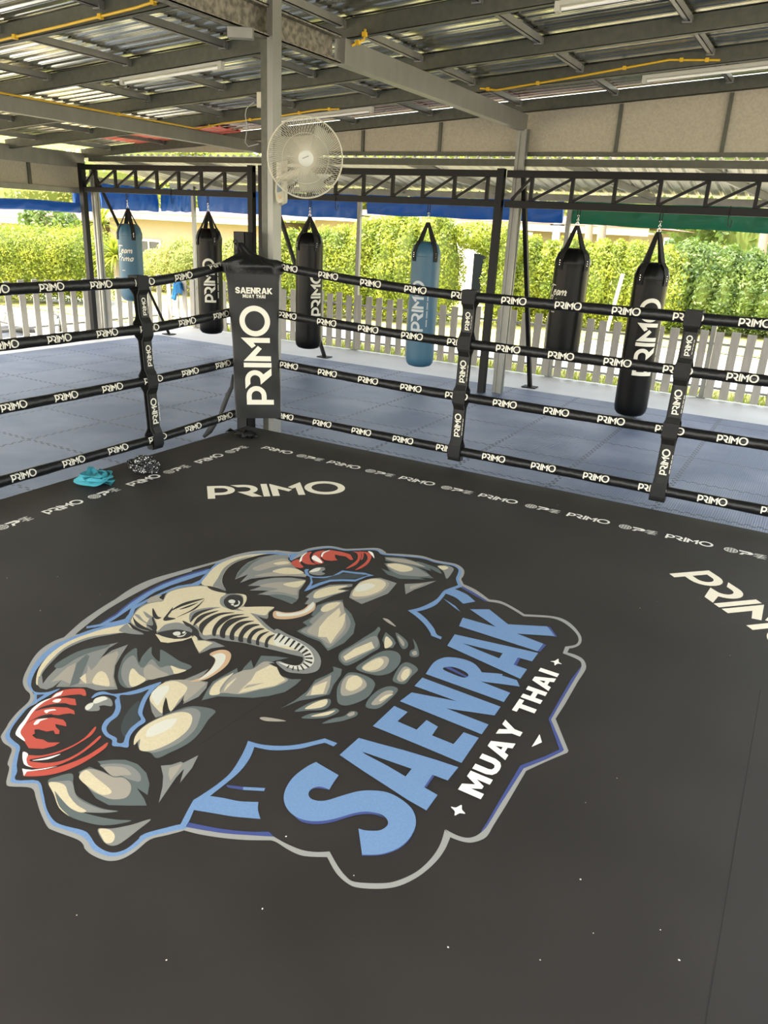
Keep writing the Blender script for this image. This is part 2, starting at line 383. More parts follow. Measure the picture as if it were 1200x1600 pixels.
# ------------------------------------------------------------------ the emblem printed on the canvas
CZ = 0.66
TILES = {'1': (0, 850, 4.0), '2': (0, 1050, 4.0), '3': (180, 850, 4.0), '4': (430, 840, 4.0), '5': (200, 1050, 4.0),
         '6': (420, 1100, 4.0), '7': (620, 900, 3.81), '0': (0, 0, 1.0)}
def catmull(p, n=4):
    out = []; N = len(p)
    for i in range(N):
        a, b, c, d = p[i-1], p[i], p[(i+1) % N], p[(i+2) % N]
        if b[2]: a = b
        if c[2]: d = c
        for k in range(n):
            t = k/n
            out.append(tuple(0.5*(2*b[j] + (c[j]-a[j])*t + (2*a[j]-5*b[j]+4*c[j]-d[j])*t*t + (3*b[j]-a[j]-3*c[j]+d[j])*t**3) for j in (0, 1)))
    return out
def parse(t, s):
    ox, oy, k = TILES[t]
    q = [(w[0] == '!', w.lstrip('!').split(',')) for w in s.split()]
    return [(ox+float(b[0])/k, oy+float(b[1])/k, c) for c, b in q]
ART = """
outline 1 1 ~400,583 330,610 260,655 210,710 170,780 148,830 143,870 160,910 188,940 178,985 110,1050 60,1110 40,1145 8,1195 8,1215 25,1245 72,1280 60,1330 47,1375 58,1400 42,1470 40,1495 60,1515 195,1525 225,1590 250,1670 295,1765 340,1793 480,1845 520,1878 530,1905 570,1940 640,1972 700,1981 770,1965 850,1918 938,1847 1050,1818 1160,1785 1140,1760 905,1812 860,1852 790,1905 720,1928 660,1918 600,1880 560,1820 520,1790 385,1755 330,1720 290,1650 270,1560 238,1480 100,1475 108,1420 105,1380 115,1320 125,1265 85,1230 62,1200 70,1160 110,1100 175,1025 240,985 205,930 195,870 225,790 300,700 400,625 520,570 470,565
blue 2 1 ~445,585 345,628 270,685 217,748 178,822 170,870 187,905 212,935 206,985 132,1052 78,1120 60,1145 32,1192 38,1222 62,1250 100,1280 86,1335 76,1390 72,1440 75,1492 205,1495 236,1502 252,1560 277,1660 322,1750 377,1775 500,1820 550,1860 582,1910 642,1940 700,1952 770,1940 850,1890 920,1835 1050,1800 1165,1775 1135,1752 1050,1770 905,1810 860,1850 790,1905 720,1928 660,1918 600,1880 560,1820 520,1790 385,1755 330,1720 290,1650 270,1560 238,1480 100,1475 108,1420 105,1380 115,1320 125,1265 85,1230 62,1200 70,1160 110,1100 175,1025 240,985 375,905 300,925 225,925 200,900 195,860 225,790 300,700 400,625 520,570 640,528 560,540
black 3 1 230,942 278,940 230,972
blue 2 1 ~440,590 520,552 640,515 800,482 796,498 640,532 520,572
outline 1 1 ~!400,583 500,492 600,420 700,357 800,302 900,250 1000,208 1100,175 !1200,147 !1200,170 1100,200 1000,235 900,282 800,335 700,392 600,460 !470,565
outline 1 3 ~!480,148 560,127 !640,106 !740,70 830,50 900,42 1000,40 1080,46 1130,50 !1200,42 !1200,58 !1140,85 !1108,100 !1110,80 1090,62 1060,58 1000,52 900,54 830,64 !740,86 !660,118 !630,120 500,158 400,187 300,220 200,256 100,303 !0,368 !0,345 100,278 200,230 300,197 400,170
blue 2 3 630,120 650,115 740,86 830,64 900,54 1000,52 1060,58 1090,68 1098,90 1070,76 1000,62 900,64 830,74 740,97 660,134 605,180 550,236 520,258 480,262 390,277 335,298 240,336 160,385 125,405 112,440 88,480 30,496 -180,528 -180,515 0,484 60,468 85,438 100,400 120,385 170,360 240,325 330,285 390,262 480,248 530,225 580,170
blue 2 3 -140,525 0,448 100,365 200,300 300,250 400,212 500,180 592,155 565,185 450,225 350,258 250,300 210,325 130,380 0,468 -60,502
dblue 3 3 -100,495 0,438 100,355 200,292 300,243 400,205 500,173 592,150 560,166 400,214 300,252 200,302 100,367 0,450
outline 1 4 ~0,78 60,85 120,90 150,88 200,70 260,58 340,52 400,62 440,70 520,68 640,65 690,90 700,98 800,103 920,115 1000,140 1080,155 1130,165 1165,185 1182,210 1176,240 1163,260 1175,290 1150,300 1138,285 1130,255 1140,230 1145,200 1120,180 1080,170 1000,156 920,131 800,118 670,106 630,80 520,80 440,82 400,76 340,66 260,74 200,86 150,102 115,120 90,110 60,98 0,90
blue 2 4 ~150,96 200,80 260,68 340,60 400,70 440,77 520,75 635,74 680,100 800,112 920,125 1000,150 1080,163 1125,174 1155,195 1164,215 1155,240 1148,262 1160,290 1150,300 1138,285 1130,255 1140,230 1145,200 1120,180 1080,170 1000,156 920,131 800,118 670,106 630,80 520,80 440,82 400,76 340,66 260,74 200,86 150,102 118,125 106,143 90,135 98,112 90,100 120,98
blue 3 5 ~!325,958 370,870 !410,798 450,775 560,700 640,630 700,540 735,470 !750,430 820,450 900,460 1000,460 1100,446 !1230,415 !1308,445 !1285,465 !1230,442 1160,458 1080,478 980,488 880,487 !790,468 760,540 700,620 620,690 !512,775 600,788 700,808 !815,812 812,860 !828,918 750,912 650,902 550,885 !412,862 380,935 !345,985
dblue 3 5 612,705 720,718 720,737 625,722
blue 3 5 720,718 858,725 850,744 720,737
dblue 2 5 ~!382,940 500,965 620,985 760,998 !880,998 !912,1029 760,1020 620,1010 500,993 !360,968
outline 1 5 ~!345,988 !365,968 500,992 620,1010 760,1020 !912,1029 980,1068 1080,1110 1170,1125 !1260,1122 1310,1210 1360,1275 1420,1312 1580,1320 1680,1305 1800,1250 1890,1170 1950,1080 !1980,985 !2016,1028 1980,1110 1920,1190 1820,1275 1700,1335 1580,1355 1440,1348 1370,1320 1300,1255 !1245,1157 1100,1150 1010,1115 930,1065 !895,1052 740,1050 600,1038 450,1015
outline 1 7 ~!290,1508 350,1540 400,1556 440,1557 480,1542 !515,1515 545,1478 !620,1355 !755,1145 880,1095 !985,1045 !995,1035 !918,855 !975,755 !1055,620 1095,550 1098,520 1085,502 1040,480 !988,460 !1003,420 1040,415 1070,405 1082,380 1070,345 1025,300 970,265 900,248 !755,240 690,200 620,165 !545,152 460,100 !380,66 !375,50 !388,45 470,82 !550,140 620,150 700,190 !760,228 900,236 980,252 1040,287 1090,345 1100,385 1085,412 1050,428 !1028,430 !1015,455 1060,468 1105,492 1125,525 1122,560 !1080,625 !1000,765 !945,850 !1022,1040 !1015,1052 900,1100 !770,1160 !650,1365 575,1485 540,1545 500,1572 440,1587 380,1578 !318,1555
dblue 2 7 515,1515 500,1522 535,1468 610,1338 735,1128 870,1078 968,1033 903,850 960,750 1040,610 1097,538 1095,550 1055,620 975,755 918,855 995,1035 985,1045 880,1095 755,1145 620,1355 545,1478
dblue 2 7 385,58 460,98 545,152 525,150 455,112 390,74
blue 3 7 ~!375,48 350,60 300,78 275,92 240,135 190,165 130,190 !65,205 110,237 160,282 195,330 !205,355 !262,377 !268,362 238,347 220,310 180,260 140,225 !118,212 180,196 240,166 !292,105 350,128 !395,165 !468,152 420,112 372,88 !345,78 375,68 !392,58
blue 3 7 275,133 305,150 350,180 378,213 345,190 310,162
cream 1 1 ~225,870 232,810 260,750 320,680 400,620 500,575 620,535 740,508 800,498 830,530 870,555 760,555 680,562 600,580 500,610 400,660 330,725 270,795 243,850 237,880
gray 2 1 ~745,545 760,520 795,500 820,525 900,563 820,562
gray 2 1 ~600,572 500,600 400,650 320,722 262,795 243,850 240,878 248,850 272,797 332,728 402,664 502,614 602,584 700,566 745,556
gray 1 1 240,830 262,822 268,872 300,830 350,780 400,740 500,680 600,645 740,615 680,650 625,718 700,665 800,628 760,690 720,760 712,830 735,908 600,915 540,895 350,893 385,850 330,895 290,910 250,900 235,880
tan 2 1 320,862 420,770 475,742 465,800 440,875 385,850
tan 2 1 490,875 545,800 550,755 570,790 600,760 640,705 735,668 740,690 715,760 705,830 720,893 640,888 580,872
slate 2 1 435,890 450,840 480,745 540,690 560,700 545,740 520,800 490,870
slate 2 1 ~340,760 420,705 520,660 680,628 660,650 560,680 470,720 380,775
cream 3 1 498,838 535,808 540,872 520,860
cream 3 1 ~578,868 600,815 635,795 668,820 685,885 640,885
slate 1 1 ~738,840 745,780 780,700 850,650 858,700 870,740 890,700 945,643 950,690 995,735 1000,690 1005,660 1060,690 1120,730 1198,765 1150,795 1050,825 930,850 860,885 800,900 760,885
gray 2 1 ~760,830 765,760 800,712 840,700 870,760 900,770 950,720 1000,770 1060,760 1150,790 1050,822 930,848 860,882 800,896
tan 3 1 ~905,832 900,780 940,752 1000,790 1055,818 985,838 940,848
cream 3 1 ~806,855 812,800 832,778 870,815 912,850 830,893
cream 3 1 ~1068,760 1120,780 1165,790 1095,812 1080,790
blue 3 2 ~572,158 600,132 650,122 720,137 850,112 1005,62 965,105 930,150 905,200 890,260 910,308 860,345 820,390 806,430 800,470 750,466 702,460 700,425 660,400 635,355 655,305 700,270 722,225 718,180 730,162 705,147 650,140 610,148 580,162
black 4 2 ~752,145 810,143 880,128 930,108 900,150 875,200 862,255 880,298 830,325 790,380 770,440 732,440 728,412 680,385 665,350 690,310 735,275 756,225 750,180
dslate 5 2 ~872,180 830,210 790,260 765,310 755,350 765,390 780,402 815,350 872,300 860,250
red 1 2 ~320,160 360,125 420,108 500,103 530,112 538,145 520,148 500,140 430,145 370,155
red 1 2 215,215 260,185 330,163 410,160 470,168 478,208 440,205 410,195 370,198 300,212 240,235 330,218 420,222 462,240 468,265 440,258 400,262 370,270 300,265 220,290 180,310 230,292 330,285 395,298 412,318 415,340 395,335 345,325 350,345 372,365 370,387 345,388 335,365 290,372 240,358 215,360 218,385 200,395 225,415 270,422 300,440 375,440 340,462 270,480 180,477 150,430 125,400 120,375 145,320
black 2 2 ~218,244 270,215 350,197 410,196 350,208 290,222
black 2 2 ~158,325 200,300 260,272 330,262 290,280 220,295
white 2 2 ~97,385 118,340 150,300 200,230 260,185 325,162 270,192 210,245 160,320 128,375 150,415 155,432 120,410
white 2 2 320,165 380,143 395,118 350,135
white 2 2 ~328,183 350,170 382,170 368,188 345,190
white 2 2 ~278,240 330,232 350,238 310,245 290,258
white 2 2 ~210,328 235,298 300,290 255,305 235,325
red 1 2 ~165,522 250,522 350,500 450,460 530,410 590,346 600,352 570,395 510,435 440,475 340,515 240,537 188,548 200,560 300,568 400,550 500,500 570,445 622,400 628,412 570,465 480,528 380,575 290,598 210,600 165,575
white 2 2 ~142,502 175,512 165,545 175,580 205,596 150,575
white 3 2 ~200,553 290,535 380,512 300,545
red 1 2 ~150,650 165,622 300,608 420,575 530,530 620,475 672,440 658,475 570,537 470,592 360,632 250,650
white 2 2 138,603 160,608 200,612 290,600 362,588 280,608 168,622 150,650
gray 1 2 ~580,190 600,165 650,150 695,172 700,213 650,208 610,212
light 2 2 ~582,188 600,163 650,153 672,168 645,180 600,197
gray 1 2 ~530,225 545,202 580,190 620,215 618,240 570,245 540,240
light 2 2 ~532,222 550,202 585,193 572,222 545,238
slate 1 5 ~38,458 45,400 90,345 180,290 300,240 410,213 545,240 500,300 440,390 370,450 260,505 180,538 140,505 70,485 75,418
gray 2 5 ~60,430 60,390 100,345 190,292 310,245 400,225 450,250 445,300 410,370 310,450 180,500 130,500 72,482
cream 3 5 ~38,456 45,402 92,347 180,295 300,254 375,255 402,290 375,360 290,430 185,480 110,495 70,480 76,418
light 4 5 ~112,400 130,352 200,312 280,290 306,300 262,352 180,392 130,405
gray 1 3 215,980 225,930 270,885 345,850 430,848 500,820 585,780 550,820 500,850 580,862 570,900 520,955 425,1000 445,925 405,990 345,1052 330,1000 318,960 298,1010 296,1072 252,1085 230,1050
tan 2 3 ~300,870 380,850 450,850 560,865 540,900 430,985 440,915 400,975 345,1045 320,960
cream 3 3 ~215,970 240,920 290,875 370,856 446,890 438,930 400,975 345,1045 318,958 298,1020 292,1058 250,1020
light 4 3 ~225,940 260,900 325,885 335,910 300,960 265,1010 240,980
slate 1 3 540,978 560,940 575,910 610,860 700,810 762,775 770,820 810,765 850,725 865,775 890,735 912,698 1000,702 1085,712 1000,730 968,742 1005,775 1040,825 1100,845 1165,845 1130,880 1060,925 960,950 860,962 780,958 640,952
tan 2 3 ~590,938 610,880 680,830 740,815 800,790 860,780 930,735 1000,745 960,745 1000,775 1030,820 1080,850 1000,890 900,910 780,938 680,930
gray 3 3 655,930 690,870 740,815 700,830 640,880 615,940
cream 3 3 ~590,940 620,875 690,832 740,805 690,855 655,905 650,938
cream 3 3 ~680,920 700,880 760,835 700,900 ; 
cream 3 3 765,935 800,905 860,890 935,866 830,880 770,925 850,850 880,800 970,755 1010,770 1030,815 1065,850 1000,885 900,905
slate 1 2 ~298,682 350,655 450,635 458,700 480,770 560,820 650,855 740,870 640,882 520,875 600,900 720,922 822,928 740,950 640,958 540,940 440,905 380,850 330,755
gray 2 2 ~310,700 400,680 452,690 480,780 560,830 650,860 735,870 640,878 520,875 440,850 370,780
cream 3 2 ~305,690 400,703 430,770 480,830 540,868 500,877 440,850 390,800 345,745 345,760 372,840 435,902 370,850 335,760
slate 1 2 490,625 560,592 640,620 705,655 650,600 610,558 700,548 780,548 860,575 915,630 935,700 922,768 855,725 900,790 918,835 800,835 680,832 600,790 540,710
gray 2 2 ~645,600 630,580 720,572 800,582 850,610 880,650 870,685 800,668 740,640 700,650
tan 3 2 ~497,640 560,605 640,625 710,657 770,660 815,700 815,750 780,788 700,795 640,775 560,730
tan 3 2 ~650,598 700,590 780,600 820,640 770,645 705,650
cream 4 2 ~495,650 540,613 600,660 698,745 640,768 560,722 510,682
gray 1 5 205,585 270,580 330,560 345,568 440,520 400,600 325,693 350,605 300,660 192,818 215,720 220,650
tan 2 5 258,600 340,572 310,620 265,680 252,640
gray 1 2 ~612,980 700,978 820,955 943,920 860,990 790,1045 730,1082 680,1082 640,1050
cream 2 2 ~618,985 660,980 700,995 718,1030 700,1065 660,1067 635,1030
gray 1 3 ~90,485 118,432 150,395 200,368 265,355 298,350 322,305 380,278 470,262 560,258 640,268 690,300 700,312 740,310 812,318 822,350 805,385 850,415 900,460 960,515 1010,548 1080,585 1150,618 1200,645 1240,668 1240,720 1165,705 1100,690 1000,665 900,642 800,618 700,605 620,590 560,598 528,575 490,520 475,560 440,585 340,605 285,590 262,560 250,535 200,545 140,525
cream 2 3 ~100,485 122,438 155,402 205,375 265,362 300,355 328,308 385,284 470,268 560,264 635,285 690,310 660,335 655,370 680,395 740,412 830,425 880,465 940,525 1000,560 1080,598 1150,630 1200,655 1210,672 1150,668 1080,658 960,625 850,595 740,575 620,565 560,570 530,555 520,520 495,500 470,520 430,500 380,490 310,505 265,545 250,520 258,495 230,450 200,490 190,530 140,515
cream 3 3 ~750,310 812,318 820,350 800,385 770,395 800,350 790,320
black 4 3 ~683,345 720,318 780,322 800,350 790,385 740,412 700,398 680,372
black 4 3 ~262,558 300,545 380,534 450,545 488,562 445,588 370,592 300,578
cream 3 3 250,562 300,575 370,595 440,588 480,565 478,585 420,605 330,618 285,612
light 5 3 ~360,558 380,548 405,550 405,568 375,572
light 5 3 ~385,575 420,572 448,552 430,574 400,582
light 5 3 ~420,552 436,545 438,556 422,560
light 5 3 ~708,355 728,347 750,355 742,370 715,368
light 5 3 ~742,385 770,375 768,352 780,365 770,385 750,392
light 5 3 ~722,378 740,373 738,385
black 4 3 ~235,455 250,490 262,520 248,548 215,520 165,488 185,500 225,510 238,500 230,470
black 4 3 ~465,510 490,515 520,545 525,590 500,575 475,560 490,545 470,525
black 4 3 ~300,470 330,430 360,395 352,420 330,455 380,465 320,480
black 4 3 ~380,460 420,440 470,415 520,380 560,345 510,400 450,432
black 4 3 ~345,420 400,380 470,355 560,340 480,368 410,392
black 4 3 ~400,410 450,388 520,365 460,395
black 4 3 ~420,480 450,490 490,515 450,515
black 4 3 ~575,262 640,275 700,305 650,300 600,285
gray 3 3 ~120,440 150,470 200,500 230,505 180,480 150,445
gray 3 3 ~175,420 200,460 235,460 210,440
black 4 3 ~110,455 130,480 170,510 210,530 240,545 180,535 130,512
black 4 3 ~235,400 235,450 260,470 290,460 265,450
gray 3 3 ~470,430 560,400 660,395 600,410 520,440 470,490
black 4 3 ~468,490 490,440 540,415 620,402 545,430 500,460
black 4 3 ~488,510 510,465 560,435 650,415 570,450 525,485
black 4 3 ~528,545 530,500 590,455 660,430 750,428 660,445 600,480 560,520 545,560 560,580
black 4 3 ~605,560 620,510 670,460 750,440 810,440 740,455 680,490 640,530 625,575
black 4 3 ~655,575 660,530 700,480 760,460 840,455 780,475 720,510 690,550 685,588
black 4 3 ~715,590 722,545 755,500 800,482 870,480 815,498 770,530 745,560 742,600
black 4 3 ~770,605 775,565 810,515 860,500 905,505 860,520 820,550 800,580 798,612
black 4 3 ~825,615 830,580 860,540 900,525 935,530 895,545 865,570 850,600 850,622
black 4 3 ~880,625 885,590 910,560 965,545 925,570 900,600 900,632
black 4 3 ~935,640 938,605 960,575 1000,565 970,590 955,615 955,645
gray 1 4 ~0,572 80,605 170,645 240,690 278,740 285,790 262,832 200,850 140,848 80,840 40,815 5,780 30,772 60,785 100,800 150,795 175,765 160,730 100,705 0,680
light 3 4 ~0,600 80,622 160,660 215,700 240,745 240,780 215,808 160,825 100,815 60,800 20,778 70,790 120,800 160,795 185,765 175,732 140,705 80,680 0,668
black 4 4 20,595 36,602 0,640 -8,640
black 4 4 52,612 66,616 30,655 22,655
black 4 4 84,625 98,630 62,668 54,666
black 4 4 115,640 130,646 95,685 86,682
black 4 4 145,656 160,664 125,700 116,696
black 4 4 172,672 186,682 150,712 142,706
black 4 4 196,696 210,706 172,728 164,720
black 4 4 218,720 228,732 184,742 180,734
black 4 4 232,748 236,760 188,757 186,749
black 4 4 234,778 228,790 184,772 188,764
black 4 4 216,808 206,815 172,786 178,780
black 4 4 185,826 174,828 155,798 163,795
black 4 4 150,836 140,834 135,802 142,802
black 4 4 112,832 104,826 112,804 118,806
black 4 4 78,818 70,812 85,796 91,800
cream 1 3 ~765,400 860,392 980,392 990,402 958,430 950,467 890,450 840,430
gray 2 3 ~840,430 890,440 940,445 960,420 988,402 955,432 950,467 890,450
gray 1 3 475,580 505,562 520,600 560,600 620,610 687,640 600,652 560,672 525,685 500,640
cream 2 3 478,585 505,568 515,605 560,605 610,618 560,650 525,678 503,640
orange 1 3 ~590,688 650,662 705,668 725,700 700,755 640,805 560,848 470,860 540,830 600,778 625,720
light 2 3 ~610,696 660,682 690,700 672,750 610,808 520,852 590,792 628,735 622,712
orange 1 3 ~985,440 1000,418 1060,428 1120,425 1180,405 1235,355 1252,370 1245,410 1200,440 1140,460 1070,470 1000,465
light 2 3 ~1010,425 1060,435 1120,430 1185,412 1235,362 1242,390 1200,425 1130,447 1050,452 1012,448
cream 1 3 ~540,252 570,200 620,145 680,110 760,82 850,65 950,60 900,70 800,97 725,132 680,185 668,240 692,292 640,272
gray 2 3 ~610,262 640,215 680,150 760,100 860,74 800,95 722,132 678,185 666,240 692,292 640,270
gray 1 3 748,222 765,180 790,148 830,115 900,85 1000,65 1080,70 1082,100 1130,150 1180,180 1192,207 1080,200 960,205 850,217 780,243 830,190
slate 2 3 ~755,215 790,155 850,110 920,85 860,120 820,160
tan 2 3 ~860,150 960,112 1060,90 1100,130 1000,140 900,168
tan 2 3 ~870,200 960,178 1080,170 1180,185 1188,203 1080,196 960,200
cream 3 3 ~985,168 1060,148 1130,155 1178,182 1080,188 1010,180
cream 3 3 ~990,120 1060,108 1090,120 1020,130
gray 1 3 828,262 900,225 1000,210 1100,210 1192,224 1185,245 1150,290 1145,340 1105,375 1040,350 960,320 890,315 960,292 840,290 920,262
tan 2 3 ~900,262 1000,240 1100,238 1180,240 1140,290 1132,320 1040,300 960,296 1020,280
cream 3 3 ~1050,250 1180,228 1178,245 1130,272
slate 3 3 ~960,320 1050,318 1135,345 1105,370 1040,350
tan 1 3 ~200,365 222,332 290,318 275,335 298,352 240,362
red 1 4 ~100,155 140,135 155,145 160,165 177,182 160,190 122,182
red 1 4 ~160,125 200,95 228,90 215,112 225,150 255,168 200,166 168,150
red 1 4 ~230,118 255,90 312,80 285,100 285,130 305,155 265,166 240,150
red 1 4 290,100 350,78 420,90 470,105 488,138 470,140 440,118 400,112 372,105 375,125 390,142 350,146 310,140 290,125
white 2 4 ~150,150 165,115 200,92 172,118 165,145
white 2 4 ~228,130 245,110 275,130 295,158 260,150
white 2 4 ~285,115 300,90 345,78 305,98 295,120
red 1 4 ~485,85 532,95 535,125 505,170 440,195 495,155 515,130 512,100
red 1 4 ~540,88 590,95 602,122 580,162 540,190 500,202 555,162 578,130 565,100
red 1 4 ~520,86 552,94 550,128 535,140 542,105
white 2 4 ~580,85 610,95 620,130 605,112
gray 1 4 ~210,215 250,190 300,185 313,200 290,213 312,225 280,236 230,230
light 2 4 ~212,214 250,192 285,190 270,208 240,215
blue 3 4 182,205 192,196 212,198 202,212 215,235 245,245 300,245 360,238 420,205 500,215 560,220 618,237 570,245 500,275 420,272 345,275 280,298 205,330 180,336 215,290 222,270 215,245 190,232
black 4 4 228,250 300,254 365,245 425,216 500,226 585,234 500,262 420,260 340,263 270,284 225,302 235,280
dslate 5 4 ~268,274 340,245 430,226 560,232 510,252 420,258 340,261
gray 1 4 462,375 475,335 530,275 600,255 655,250 760,285 705,350 600,392 540,415 500,395
tan 2 4 ~472,368 520,290 600,260 680,265 712,295 650,350 520,385
cream 3 4 ~482,350 520,290 590,260 660,262 692,290 660,330 580,362 500,368
light 4 4 ~500,330 520,300 580,285 625,300 570,328 520,338
gray 1 4 190,370 240,330 340,295 485,290 480,305 400,322 462,330 360,362 270,402 222,420 183,415 212,380
cream 2 4 ~238,372 260,335 340,308 455,300 390,325 440,332 350,357 270,378
slate 1 4 135,585 200,550 170,530 240,492 225,485 260,425 330,400 422,388 430,430 478,478 502,540 490,600 430,660 330,708 280,650 200,620
gray 2 4 ~160,582 230,545 215,520 280,460 300,420 405,395 425,440 470,520 455,580 400,640 330,690 285,640 215,612
tan 3 4 ~200,590 240,540 300,480 360,440 415,400 435,480 440,560 390,625 345,665 280,625
cream 4 4 ~285,448 330,412 405,405 370,440 310,465
cream 4 4 268,620 275,560 325,500 400,438 410,470 395,500 440,470 435,520 420,560 380,612 345,662 322,622
slate 1 4 685,120 800,125 880,150 960,185 975,210 880,180 750,158 690,145
tan 2 4 ~690,128 800,133 880,155 940,185 860,168 750,150
slate 1 4 660,190 720,215 680,160 780,158 880,180 940,210 990,255 900,250 940,262 780,258 700,230
gray 2 4 ~690,165 780,163 870,183 930,215 960,240 860,240 760,225
cream 3 4 ~698,172 760,162 850,185 852,205 780,212
slate 1 4 ~880,148 960,170 1020,195 1038,225 990,205
gray 1 4 ~1012,178 1070,173 1112,190 1110,212 1072,258 1052,212
cream 2 4 ~1018,180 1062,178 1082,190 1050,202
gray 1 4 808,290 900,285 1007,270 940,300 870,325 815,355
tan 2 4 ~850,300 930,288 850,322
slate 1 4 ~395,750 412,712 480,672 560,620 622,582 645,558 658,575 640,612 652,650 650,690 590,728 520,770 450,800 410,780
gray 2 4 ~410,752 425,718 500,672 590,625 635,620 640,680 540,738 445,782
cream 3 4 425,745 500,692 602,650 620,690 540,725 440,770
slate 1 4 ~505,812 560,770 640,722 700,705 760,715 785,750 770,800 720,845 650,862 580,850 530,835
tan 2 4 ~540,812 620,755 690,742 712,770 680,820 600,842
cream 3 4 ~545,815 600,772 658,753 678,780 640,820 582,833
slate 1 4 690,590 740,630 755,660 735,690 690,690 668,640
cream 2 4 ~685,635 700,618 732,655 720,680 685,690
slate 1 4 ~752,595 790,615 825,650 828,682 800,697 775,665
tan 2 4 ~765,612 805,650 803,680 782,655
slate 1 4 ~860,632 885,670 900,730 880,747 842,740 845,708 872,690
tan 2 4 ~855,715 880,708 885,730 862,736
slate 1 4 ~735,880 780,800 830,780 893,822 850,870 810,915 750,905
tan 2 4 ~760,880 800,810 840,815 852,845 800,900
cream 3 4 ~785,870 805,830 838,822 836,862 805,893
slate 1 4 ~385,1000 390,930 430,870 470,842 560,860 622,905 605,965 560,1010 460,1048 400,1040
tan 2 4 ~415,985 420,900 470,858 548,880 570,930 500,975
cream 3 4 ~440,930 460,880 510,862 545,895 530,932 480,958 448,950
slate 1 4 ~565,1050 590,1000 650,950 720,928 768,950 720,1010 650,1065 590,1068
tan 2 4 ~600,1040 660,975 710,955 737,968 660,1038
cream 3 4 ~650,1015 690,985 737,978 700,1000 662,1022
slate 1 4 30,1070 120,1020 200,960 250,890 320,860 365,835 360,805 418,822 410,860 365,920 340,980 240,1005 150,1020
tan 2 4 190,990 245,915 350,858 340,930 320,978
cream 3 4 222,985 235,930 325,898 300,975
slate 1 4 ~120,1087 200,1040 270,1015 340,1008 343,1045 300,1075 200,1082
cream 2 4 ~185,1070 250,1030 322,1010 318,1045 270,1065
slate 1 4 ~165,1128 220,1100 300,1090 370,1067 400,1085 350,1115 280,1130
cream 2 4 ~225,1115 300,1095 375,1080 330,1108 260,1118
slate 1 4 ~292,1163 360,1130 430,1115 470,1085 512,1090 510,1112 470,1130 400,1150
tan 2 4 ~450,1105 490,1088 495,1105 465,1117
tan 1 3 ~905,1085 950,1083 1070,1106 960,1108 915,1098
tan 1 4 ~672,505 710,513 755,556 710,535
dblue 2 6 ~125,655 170,700 250,728 340,728 430,708 520,682 600,670 670,680 735,715 700,702 640,688 560,692 480,712 380,742 280,750 190,728
dblue 3 6 ~258,545 300,514 340,516 382,535 340,530 290,526
blue 3 6 ~!295,362 !437,445 405,490 !378,535 340,520 300,517 262,535 248,562 262,590 310,605 370,600 450,575 560,545 650,540 740,552 820,590 890,650 918,715 912,780 870,850 800,905 700,938 !583,942 !560,778 610,790 690,790 735,765 745,735 720,700 670,680 600,672 520,685 430,712 340,730 250,730 170,705 115,655 93,590 110,520 160,450 240,390
dblue 2 6 ~583,942 600,948 700,944 800,912 870,858 912,790 880,830 700,925
dblue 2 6 1022,442 970,520 985,520 1035,450
blue 3 6 562,212 700,250 850,290 1050,350 1185,395 1118,478 1022,442 970,520 1055,568 985,665 870,600 740,515 600,425 442,318 | 585,298 700,338 893,405 855,453 740,385 600,312
blue 3 0 616,1103 637,1112.5 621,1127 651,1140 666.5,1125 684.3,1135.5 675,1149 708.5,1162.5 724.5,1144 748,1152.8 721,1192 651,1162.5 582.5,1134.5
blue 3 7 18,745 88,693 357,745 105,655 152,605 618,778 582,830 295,788 546,884 505,942
dblue 2 7 275,540 310,538 425,600 425,610
blue 3 7 ~!172,583 215,520 260,492 310,483 390,493 455,518 490,550 !505,573 !600,580 !632,585 !625,592 !715,620 !732,658 600,640 !500,628 !675,695 !637,750 | 275,555 305,540 360,548 415,575 425,595 400,605 350,590
blue 3 7 345,347 842,458 805,508 720,485 695,528 775,555 735,612 300,415 | 392,400 630,460 610,490 480,438
dblue 2 7 720,485 735,492 712,535 695,528
blue 3 7 435,198 550,198 662,287 895,300 942,358 715,343 872,403 838,448 370,298 393,248 590,303
dblue 2 7 895,300 915,305 955,362 930,360
dblue 2 7 868,402 890,410 852,452 835,446
white 2 7 ~322,1374 352,1378 385,1363 388,1390 408,1415 375,1412 345,1426 345,1400
white 2 7 ~914,508 940,505 962,493 965,512 982,524 958,522 940,532 936,514
white 2 7 850,942 864,990 802,1018
"""
def emblem(name, parent):
    mb = MB()
    for idx, ln in enumerate(ART.strip().splitlines()):
        c, lv, t, rest = ln.split(' ', 3)
        rest = rest.replace(';', '').strip(); sm = rest[0] == '~'
        if sm: rest = rest[1:]
        loops = [parse(t, s.strip()) for s in rest.split('|')]
        loops = [catmull(l) if sm else [p[:2] for p in l] for l in loops]
        z = CZ + 0.0004 + 0.00022*int(lv) + 4e-6*idx
        flat(mb, [(loops[0], loops[1:])], lambda u, v: on_z(u, v, z), PR[c])
    # MUAY THAI in block capitals, laid into its parallelogram on the canvas
    S, W = words('MUAY THAI', .12, .55)
    a, b, d = on_z(751, 1250, CZ), on_z(873.5, 1054, CZ), on_z(715.5, 1234.5, CZ)
    flat(mb, S, lambda u, v: a + (b-a)*(u/W) + (d-a)*v + Vector((0, 0, .0030)), PR['white'])
    return mb.build(name, parent=parent)
# ================================================================== THE SETTING
XT = 10.72            # plane of the bag frames
RZ = lambda x: 3.81 + 0.07*(x+4.13)      # underside of the rafters
def plane_grid(mb, x0, x1, y0, y1, z, ma): mb.add([(x0,y0,z),(x1,y0,z),(x1,y1,z),(x0,y1,z)], [(0,1,2,3)], ma)

